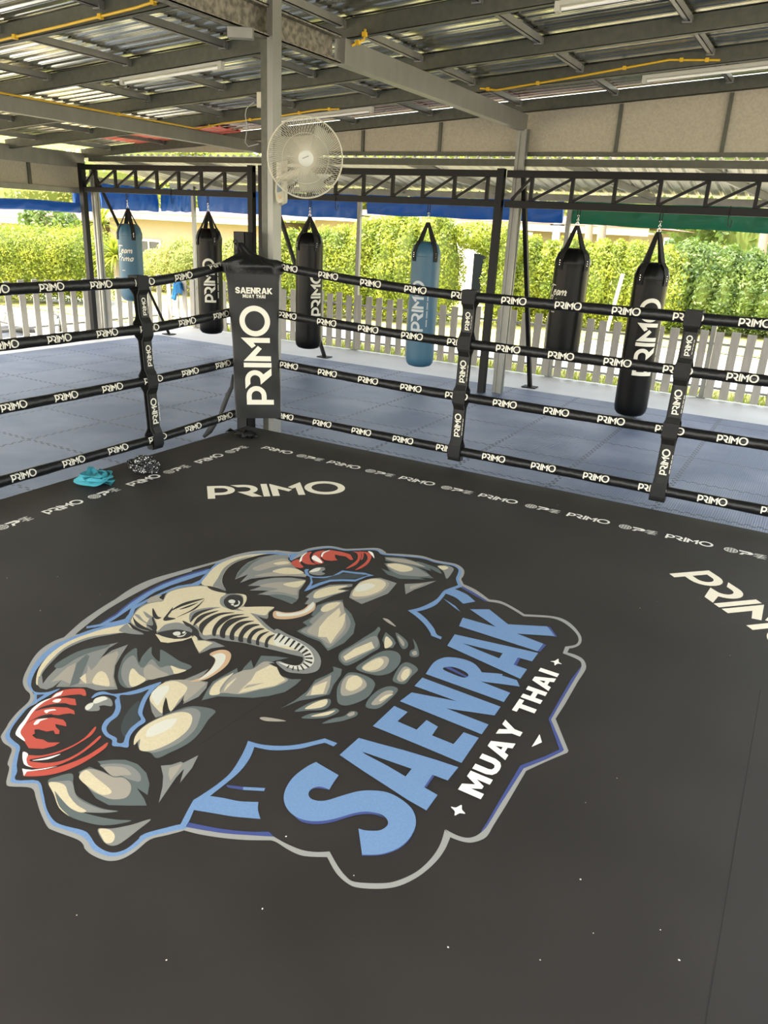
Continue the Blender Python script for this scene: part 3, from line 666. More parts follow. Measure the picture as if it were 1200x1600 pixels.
g = MB(); GZ = -.12; px0, px1, py0, py1, pz = -16.9, -13.25, 2.0, 12.75, -.95
for r_ in ((-120, px0, -60, 160), (px1, 120, -60, 160), (px0, px1, -60, py0), (px0, px1, py1, 160)): plane_grid(g, *r_, GZ, None)
g.add([(px0, py0, GZ), (px1, py0, GZ), (px1, py1, GZ), (px0, py1, GZ), (px0+.6, py0+.6, pz), (px1-.15, py0+.6, pz), (px1-.15, py1-.4, pz), (px0+.6, py1-.4, pz)], [(4, 5, 6, 7), (0, 1, 5, 4), (1, 2, 6, 5), (2, 3, 7, 6), (3, 0, 4, 7)], None)
earth = mat('dry_ground', (0.62, 0.56, 0.42), 0.9, noise=(0.35, (0.40, 0.33, 0.20), 0.35, O1))
tag(g.build('ground', earth), kind='structure')
fl = MB(); fl.box((-13.2, -9, -0.14), (9, 12.98, -0.005))
tag(fl.build('floor', concrete), kind='structure')
mt = MB(); mt.box((-11.6, -8.5, -0.004), (8.4, 11.42, 0.022))
mt.build('foam_matting', foam, bevel=0.004)
tag(bpy.data.objects['foam_matting'], 'blue grey interlocking foam matting covering the concrete around the ring', 'floor mat', kind='structure')
rd = MB(); rd.box((-60, 14.4, -0.13), (30, 15.9, -0.105))
road_m = mat('driveway', (0.62, 0.60, 0.54), 0.85, noise=(2, (0.52, 0.50, 0.45), 0.5, O1))
tag(rd.build('driveway', road_m), kind='structure')
lw = MB(); plane_grid(lw, -60, -5.0, 15.9, 40, -0.10, None); plane_grid(lw, -60, 30, 12.98, 14.4, -0.10, None); plane_grid(lw, -5, 30, 19.5, 60, -0.10, None)
grass_m = mat('lawn', (0.26, 0.28, 0.05), 0.9, noise=(1.5, (0.50, 0.44, 0.16), 0.5, O1), bump=(30, 0.6, O1))
tag(lw.build('lawn', grass_m), kind='structure')
def tufts():
    me_v = []; me_f = []
    for i in range(5200):
        x = random.uniform(-12.5, 2); y = random.choice((random.uniform(13.05, 13.5), random.uniform(13.05, 14.3))); a = random.random()*PI
        h = random.uniform(.04, .13); w = .012; k = len(me_v)
        me_v += [(x-w*math.cos(a), y-w*math.sin(a), -.10), (x+w*math.cos(a), y+w*math.sin(a), -.10), (x+random.uniform(-.04, .04), y+random.uniform(-.04, .04), -.10+h)]
        me_f.append((k, k+1, k+2))
    me = bpy.data.meshes.new('grass_tufts'); me.from_pydata(me_v, [], me_f); me.materials.append(leaf_y)
    return link('grass_tufts', me)
tag(tufts(), 'short yellow-green grass growing along the foot of the fence', 'grass', kind='stuff')

# ---- ceiling : corrugated sheet running along X, seen from below
def sheet(name, x0, x1, y0, y1, zf, along='x', pitch=0.24, h=0.028, ma=None, parent=None, n=2, skip=None):
    mb = MB(); a0, a1 = (y0, y1) if along == 'x' else (x0, x1)
    prof = []; a = a0
    while a < a1:
        for du, dz in ((0, 0), (.09, 0), (.115, 1), (.145, 1), (.17, 0), (.2, .0), (.205, .18), (.215, .18), (.22, 0)):
            prof.append((a+du*pitch/.24, dz*h))
        a += pitch
    prof = [p for p in prof if p[0] <= a1]
    vs = []; fs = []; K = len(prof)
    for i in range(n+1):
        b = (x0+(x1-x0)*i/n) if along == 'x' else (y0+(y1-y0)*i/n)
        for u, dz in prof:
            x, y = (b, u) if along == 'x' else (u, b); vs.append((x, y, zf(x, y)+dz))
    for i in range(n):
        for k in range(K-1): fs.append((i*K+k, i*K+k+1, (i+1)*K+k+1, (i+1)*K+k))
    mb.add(vs, fs, None); return mb.build(name, ma, parent, solid=-1)
TOP = 0.15
ceil = sheet('ceiling', -13.4, 3.4, -2.2, 11.12, lambda x, y: RZ(x)+TOP+.03, ma=sheet_m, n=6, pitch=.17, h=.024)
tag(ceil, kind='structure')
red_sheet = sheet('red_reflection_panel', -11.3, -8.9, 9.7, 10.9, lambda x, y: RZ(x)+TOP-.02, ma=mat('roof_sheet_red', (0.55, 0.09, 0.06), 0.35, 0.3), n=2)  # added sheet: a red reflection on the roof put into its colour
tag(red_sheet, 'red painted corrugated sheet under the far left corner of the roof', 'roof panel')
# battens between the rafters
RY = [-2.4, -0.9, 0.6, 2.09, 3.57, 5.05, 6.53, 8.0, 9.37, 10.95]
bx = [-12.0, -10.7, -9.4, -8.03, -6.8, -5.52, -4.2, -2.93, -1.6, -0.3, 1.0, 2.3]
for i, x in enumerate(bx):
    for j in range(3, len(RY)-1):
        if 'x' and (x < -9 and RY[j] < 5): continue
        b = MB(); y0, y1 = RY[j]+.03, RY[j+1]-.03; z = RZ(x)+.085
        b.box((x-.025, y0, z), (x+.025, y1, z+.006)); b.box((x-.025, y0, z), (x-.019, y1, z+.065)); b.box((x+.019, y0, z), (x+.025, y1, z+.065))
        b.box((x-.04, y1-.05, z-.01), (x+.04, y1, z+.05))
        b.build('batten', galv, ceil)
# rafters (C channels along X)
def channel(name, x0, x1, y, z0, z1, w, ma, parent=None):
    mb = MB(); t = .006
    def seg(ya, yb, da, db):
        vs = []
        for x in (x0, x1):
            zb, zt = z0(x), z1(x); vs += [(x, ya, zb+da if da >= 0 else zt+da), (x, yb, zb+da if da >= 0 else zt+da), (x, yb, zb+db if db > 0 else zt+db), (x, ya, zb+db if db > 0 else zt+db)]
        mb.add(vs, [(0,1,2,3),(7,6,5,4),(0,4,5,1),(1,5,6,2),(2,6,7,3),(3,7,4,0)])
    seg(y-w/2, y-w/2+t, 0, 1e-9 if False else -1e-9)      # web, faces the ring
    seg(y-w/2, y+w/2, 0, t); seg(y-w/2, y+w/2, -t, -1e-9)
    seg(y+w/2-t, y+w/2, 0, .02)
    return mb.build(name, ma, parent)
where = ['above the near side of the ring, first seen at the upper left', 'fourth from the back wall', 'third from the back wall', 'second from the back wall', 'hard against the back wall']
for k, y in enumerate([-0.9, 0.6, 2.09, 3.57, 5.05, 6.53, 8.0, 9.37, 10.95]):
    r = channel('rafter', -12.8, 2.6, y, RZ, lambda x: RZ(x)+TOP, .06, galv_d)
    txt = {5.05: 'dark weathered steel roof rafter carrying a yellow conduit at the upper left', 6.53: 'pitted dark steel roof rafter running over the main post', 8.0: 'plain grey steel roof rafter without lamp or conduit, third from the back wall',
           9.37: 'grey steel roof rafter with yellow conduit running to the right-hand tube light', 10.95: 'grey steel roof rafter lying along the top of the beige back panels'}.get(y)
    tag(r, txt or 'steel roof rafter overhead and out of sight above the ring', 'rafter', 'roof rafters')

# ---- main beams along Y
def c_beam_y(name, x, y0, y1, zb, d, w, ma, parent=None, solid=False):
    mb = MB()
    if solid: mb.box((x-w/2, y0, zb), (x+w/2, y1, zb+d))
    else:
        t = .008; mb.box((x-w/2, y0, zb), (x-w/2+t, y1, zb+d))
        for z in (zb, zb+d-t): mb.box((x-w/2, y0, z), (x+w/2, y1, z+t))
        mb.box((x+w/2-t, y0, zb), (x+w/2, y1, zb+.02)); mb.box((x+w/2-t, y0, zb+d-.02), (x+w/2, y1, zb+d))
    return mb.build(name, ma, parent, bevel=.003 if solid else 0)
bm1 = empty('roof_beam', (-4.13, 4, 3.58)); tag(bm1, 'long steel roof beam, blotched near the main post and smooth grey beyond', 'beam')
bm1_o = c_beam_y('weathered_channel', 0, -6.0, 2.3, 0, .21, .10, rusty, bm1); tag(bm1_o, 'blotchy weathered steel channel')
bm1_b = c_beam_y('smooth_section', .005, 2.35, 6.93, 0.0, .20, .11, galv, bm1, True); tag(bm1_b, 'smooth grey galvanised section')
bm2 = c_beam_y('roof_beam', -8.54, -2, 10.9, 3.29, .16, .11, galv, None, True)
tag(bm2, 'smooth grey roof beam at the left with a yellow conduit along its top', 'beam')
bm3 = c_beam_y('roof_beam', -12.75, -2, 10.9, 3.03, .25, .10, galv, None, True)
tag(bm3, 'grey eave beam over the beige panels at the far left edge', 'beam')
# ---- columns
def column(name, x, y, h, ma, w=.15, rz=0):
    mb = MB(); a = w/2; t = w*.30
    poly = [(-a,-a),(-t/2,-a),(-t/2,-a+.012),(t/2,-a+.012),(t/2,-a),(a,-a),(a,-t/2),(a-.012,-t/2),(a-.012,t/2),(a,t/2),(a,a),(-a,a),(-a,t/2),(-a+.012,t/2),(-a+.012,-t/2),(-a,-t/2)]
    mb.prism(poly, 0, h, 2); o = mb.build(name, ma); o.location = (x, y, 0); o.rotation_euler = (0, 0, rz); return o
main = empty('main_post', (-4.10, 5.36, 0)); tag(main, 'tall grey steel post behind the corner pad carrying the fan', 'post')
p = MB(); p.prism([(.0,-.055),(.053,-.055),(.053,.055),(.0,.055),(.0,.043),(.041,.043),(.041,-.043),(.0,-.043)], 0, 3.93, 2); p.build('front_channel', galv, main)
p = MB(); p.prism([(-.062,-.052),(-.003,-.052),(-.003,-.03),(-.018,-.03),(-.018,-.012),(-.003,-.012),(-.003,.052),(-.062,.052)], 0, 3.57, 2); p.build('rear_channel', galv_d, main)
tag(column('wall_post', -4.10, 10.90, 3.6, galv, .13), 'grey steel post standing between the middle and right bag frames', 'post')
tag(column('wall_post', -8.46, 10.95, 3.3, galv, .12), 'grey steel post behind the main post where the left bag frame ends', 'post')
tag(column('wall_post', -12.62, 11.02, 3.0, galv, .11), 'galvanised post beside the far left end of the left bag frame', 'post')
tag(column('wall_post', .35, 10.85, 3.9, galv, .15), 'grey steel post beyond the right end of the right bag frame', 'post')
# ---- back wall of cement boards under the roof
wb_ = MB(); wb_.add([(-12.6, 11.06, 3.32), (2.4, 11.06, 3.32), (2.4, 11.06, RZ(2.4)+.16), (-12.6, 11.06, RZ(-12.6)+.16), (-12.6, 11.09, 3.32), (2.4, 11.09, 3.32), (2.4, 11.09, RZ(2.4)+.16), (-12.6, 11.09, RZ(-12.6)+.16)],
        [(0,1,2,3),(7,6,5,4),(0,4,5,1),(1,5,6,2),(2,6,7,3),(3,7,4,0)])
wbk = wb_.build('wall_back', cement); tag(wbk, kind='structure')
for x in (-6.72, -5.42, -2.87, -1.57, -0.25, 1.0):
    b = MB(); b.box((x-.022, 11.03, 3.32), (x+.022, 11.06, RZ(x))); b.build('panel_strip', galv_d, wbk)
b = MB(); b.box((-8.4, 11.02, 3.28), (2.4, 11.06, 3.335)); b.build('bottom_rail', galv_d, wbk)
wl = MB(); wl.box((-12.80, 2, 2.66), (-12.77, 10.9, 3.03)); wlo = wl.build('wall_left', cement); tag(wlo, kind='structure')
for y in (4.5, 6.2, 8.0, 9.72):
    b = MB(); b.box((-12.77, y-.03, 2.68), (-12.74, y+.03, 3.03)); b.build('panel_strip', galv_d, wlo)
b = MB(); b.box((-12.79, 2, 2.58), (-12.71, 10.95, 2.67)); b.build('bottom_rail', galv, wlo)
# ---- lean-to roof behind the frames
ZL = lambda x, y: 3.27 - (y-10.85)*0.155
lt = sheet('ceiling_lean_to', -13.2, 1.2, 10.98, 13.15, ZL, along='y', pitch=.17, h=.03, ma=mat('lean_to_sheet', (0.50, 0.49, 0.42), 0.45, 0.35, noise=(1.5, (0.36, 0.355, 0.30), 0.7, (12, .3, 1)))); tag(lt, kind='structure')
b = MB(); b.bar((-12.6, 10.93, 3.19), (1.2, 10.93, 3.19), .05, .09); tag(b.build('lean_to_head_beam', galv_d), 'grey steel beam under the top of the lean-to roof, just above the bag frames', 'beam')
b = MB(); b.bar((-12.6, 13.0, 2.85), (1.2, 13.0, 2.85), .05, .10); tag(b.build('lean_to_eave_beam', galv), 'pale grey eave beam above the rolled tarps', 'beam')
b = MB(); b.bar((-12.98, 11.1, 2.85), (-12.98, 13.0, 2.85), .05, .10); tag(b.build('lean_to_side_beam', galv), 'short pale beam at the left end of the lean-to roof', 'beam')
for i, x in enumerate((-11.6, -9.9, -7.4, -5.5, -3.1, -1.4)):
    b = MB(); b.bar((x-.45, 11.0, ZL(0, 11)-.05), (x+.4, 13.0, ZL(0, 13)-.05), .05, .09); b.build('lean_to_rafter', galv, lt)

# ================================================================== OUTER POSTS, TARPS, FENCE
for (px, py, zt), lab in zip(((306, 505, 2.85), (552, 549, 2.85), (857, 588, 2.85), (1095, 617, 1.25), (1135, 622, 1.0)),
        ('thin grey outer post seen left of the black bag with the corner pad beside it', 'thin grey outer post with a blue tarp on each side', 'thin outer post where the blue tarp meets the green tarp',
         'short steel fence post standing right of the right-hand rope strap', '')):
    if not lab: continue
    v = on_y(px, py, 12.9); b = MB(); b.box((-.035, -.035, 0), (.035, .035, zt)); b.box((-.07, -.07, 0), (.07, .07, .012))
    o = b.build('outer_post', galv); o.location = (v.x, 12.96, 0); tag(o, lab, 'post')
def tarp(name, a, b_, z0, z1, ma, label, n=60, rows=10, ax='x', thick=.10, seed=1):
    """rolled-up tarp: a hanging flap closing into a fat roll, with folds"""
    rnd = random.Random(seed); ph = [rnd.random()*6 for _ in range(6)]
    mb = MB(); a, b_ = Vector(a), Vector(b_); d = (b_-a); nrm = Vector((-d.y, d.x, 0)).normalized(); vs = []; fs = []; m2 = rows*2
    for i in range(n+1):
        t = i/n; base = a+d*t
        for k in range(m2):
            q = k/(m2-1); side = 1 if k < rows else -1; f = (k/(rows-1)) if k < rows else (m2-1-k)/(rows-1)
            bulge = thick*(0.12+0.88*math.sin(PI*min(1, max(0, f))**0.8)*(.35+.65*f))*(1-.96*(f > .999))
            w = .012*math.sin(31*t+ph[0]+3*f)+.01*math.sin(67*t*1.3+ph[1]+5*f)+.006*math.sin(140*t+ph[2])
            z = (z1+(z0-z1)*f) + .008*math.sin(17*t+ph[3])
            vs.append(base+nrm*(side*bulge*.5+w)+Vector((0, 0, z)))
    for i in range(n):
        for k in range(m2): fs.append((i*m2+k, i*m2+(k+1) % m2, (i+1)*m2+(k+1) % m2, (i+1)*m2+k))
    fs += [tuple(range(m2)), tuple(n*m2+k for k in reversed(range(m2)))]
    mb.add(vs, fs); o = mb.build(name, ma, smooth=True, angle=60); tag(o, label, 'tarp', 'rolled tarps under the eaves'); return o
tarp('rolled_tarp', (-12.85, 5.5, 0), (-12.85, 10.85, 0), 2.24, 2.42, tarp_b, 'blue rolled tarp hanging low at the far left under the side eave', seed=2)
tarp('rolled_tarp', (-12.9, 10.75, 0), (-12.9, 11.35, 0), 2.26, 2.66, tarp_b, 'short folded end of blue tarp beside the far left posts', n=14, seed=3)
tarp('rolled_tarp', (-12.98, 11.45, 0), (-12.98, 12.98, 0), 2.33, 2.80, tarp_b, 'blue rolled tarp behind the short blue bag at the far left', n=40, seed=4)
tarp('rolled_tarp', (-12.92, 13.04, 0), (-12.02, 13.04, 0), 2.35, 2.80, tarp_b, 'short blue rolled tarp just left of the outer post by the left black bag', n=26, seed=8)
tarp('rolled_tarp', (-11.86, 13.04, 0), (-7.95, 13.04, 0), 2.38, 2.80, tarp_b, 'blue rolled tarp passing behind the main post', seed=5)
tarp('rolled_tarp', (-7.78, 13.02, 0), (-4.08, 13.02, 0), 2.47, 2.80, tarp_b, 'blue rolled tarp behind the long hanging blue bag', seed=6)
tarp('rolled_tarp', (-3.95, 13.02, 0), (.9, 13.02, 0), 2.46, 2.80, tarp_g, 'green rolled tarp at the right above the garden', seed=7)
for a, b_ in ((on_y(560, 337, 13.0), on_y(577, 338.5, 13.0)), (on_y(860, 351, 13.0), on_y(882, 352, 13.0))):
    t = MB(); t.bar(a, b_, .018); tag(t.build('tarp_pole', dark_pl), 'dark tip of a tarp pole sticking out beside the '+('middle outer post' if a.x < -6 else 'green tarp'), 'pole')

def fence(name, pts, label, group, PITCH=.222):
    f = empty(name, pts[0]); tag(f, label, 'fence', group); inv = Vector(pts[0])
    a, b_ = Vector(pts[0]), Vector(pts[1]); d = b_-a; L_ = d.length; u = d.normalized(); nrm = Vector((-u.y, u.x, 0)); n = int(L_/PITCH)
    proto = None
    for i in range(n+1):
        c = a+u*(i*PITCH+.05)-inv
        w = random.uniform(.058, .066); h = 1.02+random.uniform(-.02, .03)
        mb = MB(); R = Matrix.Rotation(math.atan2(u.y, u.x)+random.uniform(-.03, .03), 3, 'Z') @ Matrix.Rotation(random.uniform(-.012, .012), 3, 'Y')
        mb.box((-w, -.011, .015), (w, .011, h), rot=R, c=c); mb.build('picket', wood, f, bevel=.003)
    for z in (.17, .84):
        mb = MB(); mb.bar(a-inv+nrm*.03+Vector((0, 0, z)), b_-inv+nrm*.03+Vector((0, 0, z)), .03, .035); mb.build('rail', galv, f)
    return f
fence('picket_fence', ((-12.75, 12.92, 0), (1.2, 12.92, 0)), 'weathered grey picket fence along the back of the gym floor', 'picket fences')
fence('picket_fence', ((-12.98, 6.0, 0), (-12.98, 12.85, 0)), 'weathered grey picket fence along the far left side of the gym floor', 'picket fences', .285)
# towel over the rail
def towel():
    mb = MB(); vs = []; fs = []; n, m_ = 14, 16; c = on_y(277, 437, 12.86)
    for i in range(n+1):
        t = i/n-.5
        for j in range(m_+1):
            s = j/m_; L_ = .36 if t < -.1 else .25
            if s < .5: y = -.035-.012*math.sin(9*t*6.28); z = -L_*(1-2*s)
            else: y = .045+.01*math.sin(9*t*6.28); z = -(L_*.7)*(2*s-1)
            if abs(s-.5) < .04: y = 0
            wd = .20*(1-.45*(1-abs(1-2*s))) 
            vs.append((c.x+t*wd*1.6+.02*math.sin(5*s), c.y+y, .93+.03*math.sin(7*t)+z))
    for i in range(n):
        for j in range(m_): k = i*(m_+1)+j; fs.append((k, k+1, k+m_+2, k+m_+1))
    mb.add(vs, fs); o = mb.build('towel', cloth_b, smooth=True, solid=.012, angle=80); return tag(o, 'blue cloth hung over the fence left of the black bag', 'towel')
towel()

# ================================================================== BAG FRAMES AND BAGS
def truss(x0, x1, label, step, first, bt, bf, both=True):
    t = empty('bag_frame', (x0, XT, 0)); tag(t, label, 'bag frame', 'black steel bag frames'); L_ = x1-x0
    b = MB(); b.box((0, -.035, 2.99), (L_, .035, 3.08)); b.build('top_chord', black_steel, t, bevel=.004)
    b = MB(); b.box((.0, -.035, 2.61), (L_, .035, 2.70)); b.build('bottom_chord', black_steel, t, bevel=.004)
    for x in ((.05, L_-.05) if both else (L_-.05,)):
        b = MB(); b.box((x-.05, -.05, 0), (x+.05, .05, 3.10)); b.box((x-.07, -.09, 0), (x+.07, .09, .012)); b.build('leg', black_steel, t, bevel=.003)
    xs = []; x = first-x0
    while x < L_-.1: xs.append(x); x += step
    for x in xs:
        b = MB(); b.box((x-.022, -.022, 2.70), (x+.022, .022, 2.99)); b.build('web_upright', black_steel, t)
    pts = [.07]+xs+[L_-.07]
    for a, c in zip(pts[:-1], pts[1:]):
        if c-a < .2: continue
        b = MB(); b.bar((a+.02, 0, 2.71), (c-.02, 0, 2.98), .036); b.build('web_diagonal', black_steel, t)
    b = MB(); b.bar((bt, .03, 3.0), (bf, 1.04, 0.01), .06, .05); b.box((bf-.11, .95, 0), (bf+.11, 1.13, .014)); b.build('rear_brace', black_steel, t)
    return t
truss(-12.64, -8.56, 'black steel lattice bag frame at the left, ending behind the main post', .51, -12.23, .30, 1.02)
truss(-8.44, -4.24, 'black steel lattice bag frame in the middle, behind the fan', .50, -7.98, .10, .63)
truss(-4.20, .20, 'black steel lattice bag frame at the right', .56, -3.84, .22, .31, False)

def chain_links(mb, a, b_, n, r=.014, w=.0035):
    a, b_ = Vector(a), Vector(b_)
    for i in range(n):
        c = a+(b_-a)*((i+.5)/n); h = (b_-a).length/n*.62; pts = []
        for k in range(12):
            q = 2*PI*k/12; u = r*math.cos(q); z = h*math.sin(q)
            pts.append(c+(Vector((u, 0, z)) if i % 2 else Vector((0, u, z))))
        mb.tube(pts, w, 5, chrome, closed=True)
def bag(px, ztop, zbot, r, ma, label, apex, text, tang, tz0, tz1, y=XT, tcol=None, seed=0):
    """px = centre X in metres; hangs under the bottom chord at z 2.61"""
    o = empty('punching_bag', (px, y, zbot)); tag(o, label, 'punching bag', 'punching bags on the frames')
    rnd = random.Random(seed); L_ = ztop-zbot
    prof = [(.0, .0), (r*.55, .004), (r*.80, .022), (r*.94, .06), (r*.995, .12), (r, .2), (r*1.005, L_*.5), (r, L_-.22), (r*1.01, L_-.19), (r*1.0, L_-.15), (r*.87, L_-.065), (r*.68, L_-.01), (r*.50, L_+.005), (r*.25, L_-.01)]
    def warp(rr, z, a):
        k = max(0, (z-(L_-.3))/.3); return rr*(1+.035*k*math.sin(12*a+1)+.006*math.sin(5*a+z*4))
    dense = []
    for (a, za), (c, zc) in zip(prof[:-1], prof[1:]):
        m_ = max(1, int(abs(zc-za)/.06))
        for i in range(m_): dense.append((a+(c-a)*i/m_, za+(zc-za)*i/m_))
    dense.append(prof[-1])
    b = MB(); b.lathe(dense, 48, warp=warp); b.build('bag_body', ma, o, smooth=True, angle=70)
    # seam band under the shoulder
    b = MB(); b.tube([(r*1.012*math.cos(2*PI*k/40), r*1.012*math.sin(2*PI*k/40), L_-.20) for k in range(40)], .004, 6, closed=True); b.build('stitched_seam', ma, o, smooth=True)
    za = apex-zbot
    for k in range(4):
        a = PI/4+k*PI/2+.35; mb = MB(); ca, sa = math.cos(a), math.sin(a)
        pts = [(r*1.035, L_-.27), (r*1.045, L_-.16), (r*.88, L_-.055), (r*.64, L_+.012), (r*.18, za-.06), (.012, za)]; w = [.036, .038, .038, .038, .032, .024]; vs = []
        for (rr, z), ww in zip(pts, w):
            for sgn in (-1, 1): vs.append((rr*ca-sgn*ww*sa, rr*sa+sgn*ww*ca, z))
        mb.add(vs, [(2*i, 2*i+1, 2*i+3, 2*i+2) for i in range(5)]); mb.build('strap', webbing, o, solid=.006)
        mb = MB()
        for j in range(3):
            z = L_-.15-.028*j; mb.lathe([(0.006, 0), (.004, .004)], 8, None, (0, 0, 0)) if False else None
            c = Vector((r*1.055*ca, r*1.055*sa, z)); mb.box((-.005, -.005, -.005), (.005, .005, .005), rot=Matrix.Rotation(a, 3, 'Z'), c=c)
        mb.build('rivets', chrome, o)
    mb = MB(); mb.tube([(.022*math.cos(2*PI*k/16), 0, za+.018+.022*math.sin(2*PI*k/16)) for k in range(16)], .004, 6, chrome, closed=True)
    chain_links(mb, (0, 0, za+.03), (0, 0, za+.13), 4); mb.build('chain', chrome, o)
    mb = MB(); zt = 2.61-zbot; zl = za+.11
    for s in (-1, 1): mb.add([(s*.017-.006, 0, zl), (s*.017+.006, 0, zl), (s*.017+.006, 0, zt+.09), (s*.017-.006, 0, zt+.09)], [(0, 1, 2, 3)])
    mb.add([(-.022, -.012, zl), (.022, -.012, zl), (.022, .012, zl), (-.022, .012, zl)], [(0, 1, 2, 3)]); mb.build('hanging_loop', webbing, o, solid=.005)
    if text:
        mb = MB(); view = math.atan2(-y, -px)       # azimuth from bag towards the ring side where one stands
        R_ = r*1.012+.001
        if text == 'PRIMO':
            h = tz1-tz0; sc = h/PRIMO_W
            def fn(u, v): a = view+tang+(1-0)*0 + (-(v-.5)*sc)/R_; return (R_*math.cos(a), R_*math.sin(a), tz0-zbot+u*sc)
            flat(mb, PRIMO, fn, tcol or txt_w, cut=(0, .12))
            mb2 = []
            for q in range(26):                     # the small line of print along the word, too small to read
                if q % 7 == 6: continue
                u0 = .35+q*.085; mb2.append(([(u0, -.26), (u0+.055, -.26), (u0+.055, -.17), (u0, -.17)], []))
            flat(mb, mb2, fn, tcol or txt_w)
        else:
            sc = .13
            def fn(u, v): a = view+tang+(u-1.1)*sc/R_; return (R_*math.cos(a), R_*math.sin(a), tz1-zbot-sc+v*sc)
            flat(mb, script_words(['Team', 'Primo'], .17), fn, tcol or txt_w, cut=(.3, 0))
            w_, ww = PRIMO, PRIMO_W
            def fn2(u, v): a = view+tang+(u*.018-.02)/R_; return (R_*math.cos(a), R_*math.sin(a), tz0-zbot+v*.018)
            flat(mb, PRIMO, fn2, tcol or txt_w)
        mb.build('printed_lettering', parent=o, solid=-1)
    return o
bag(-11.46, 2.09, .73, .215, leather_b, 'short pale blue punching bag with script lettering, leftmost of all', 2.36, 'team', -.72, 1.28, 1.72, seed=1)
bag(-9.55, 2.10, .33, .215, leather, 'long black punching bag hanging just left of the corner pad', 2.37, 'PRIMO', -.05, .89, 1.62, seed=2)
bag(-7.45, 2.13, .31, .215, leather, 'long black punching bag hanging just right of the corner pad', 2.37, 'PRIMO', .62, .86, 1.58, seed=3)
bag(-5.36, 2.10, .28, .215, leather_b, 'long blue punching bag in the middle of the back row', 2.37, 'PRIMO', -.38, .83, 1.56, tcol=txt_g, seed=4)
bag(-3.15, 2.13, .66, .235, leather, 'short wide black punching bag with script lettering, second from the right', 2.42, 'team', -.92, 1.30, 1.66, seed=5)
bag(-2.07, 2.02, .05, .215, leather, 'longest black punching bag, hanging nearly to the floor at the right', 2.39, 'PRIMO', .35, .62, 1.60, y=10.60, seed=6)
for x in (-10.35, -6.95, -1.30):
    mb = MB(); mb.tube([(x, XT-.03, 2.72), (x, XT-.045, 2.60), (x+.005, XT-.04, 2.50), (x+.03, XT-.04, 2.475), (x+.045, XT-.04, 2.50), (x+.045, XT-.045, 2.56)], .006, 6)
    tag(mb.build('spare_hook', black_steel), {-10.35: 'empty hanging hook on the left bag frame', -6.95: 'empty hanging hook on the middle bag frame', -1.30: 'empty hanging hook on the right bag frame'}[x], 'hook')

# ================================================================== THE RING
RX0, RX1, RY0, RY1 = -4.08, 1.2, -0.25, 4.99
cv = empty('boxing_ring', ((RX0+RX1)/2, (RY0+RY1)/2, 0)); tag(cv, 'raised boxing ring platform with black printed canvas', 'boxing ring')
ring_off = Vector(cv.location)
def to_ring(o): o.location = -ring_off; return o
b = MB(); b.box((RX0, RY0, .58), (RX1, RY1, .66)); to_ring(b.build('canvas', canvas_m, cv, bevel=.012))
b = MB(); b.box((RX0+.04, RY0+.04, .02), (RX1-.04, RY1-.04, .58)); to_ring(b.build('platform', edge_m, cv))
seam_m = mat('canvas_seam', (0.010, 0.0095, 0.009), 0.8)
def seam(mb, a, b_, w=.003, z=CZ+.0006):
    a, b_ = Vector((a.x, a.y, z)), Vector((b_.x, b_.y, z)); d = (b_-a).normalized(); n = Vector((-d.y, d.x, 0))*w/2
    mb.add([a-n, a+n, b_+n, b_-n], [(0, 1, 2, 3)])
p1, p2 = on_z(1168, 1200, CZ), on_z(1102, 1600, CZ); dd = (p2-p1).normalized()
for a_, b_, w_ in ((p1-dd*.55, p2+dd*.25, .0022), (on_z(310, 1165, CZ), on_z(430, 1085, CZ), .0015), (on_z(575, 965, CZ), on_z(620, 930, CZ), .0015)):
    mb = MB(); seam(mb, a_, b_, w_); to_ring(mb.build('canvas_seam', seam_m, cv, solid=-1))
em = emblem('printed_emblem', cv); to_ring(em); tag(em, 'printed elephant fighter emblem with blue and white club lettering')
def lay(shapes, W, c, ang, h, mb, ma, z=CZ+.001, flip=1):
    """word with cap height h centred on c, reading along angle ang"""
    ca, sa = math.cos(ang), math.sin(ang)
    def fn(u, v): a = (u-W/2)*h; b2 = (v-.5)*h; return (c[0]+a*ca-b2*sa, c[1]+a*sa+b2*ca, z)
    flat(mb, shapes, fn, ma)
def big_word(c, ang, h):
    mb = MB(); lay(PRIMO, PRIMO_W, c, ang, h, mb, PR['primo']); return to_ring(mb.build('printed_wordmark', parent=cv, solid=-1))
big_word((-2.872, 3.809), math.atan2(.60, .64), .258)
big_word((-0.034, 3.756), -PI/4, .258)
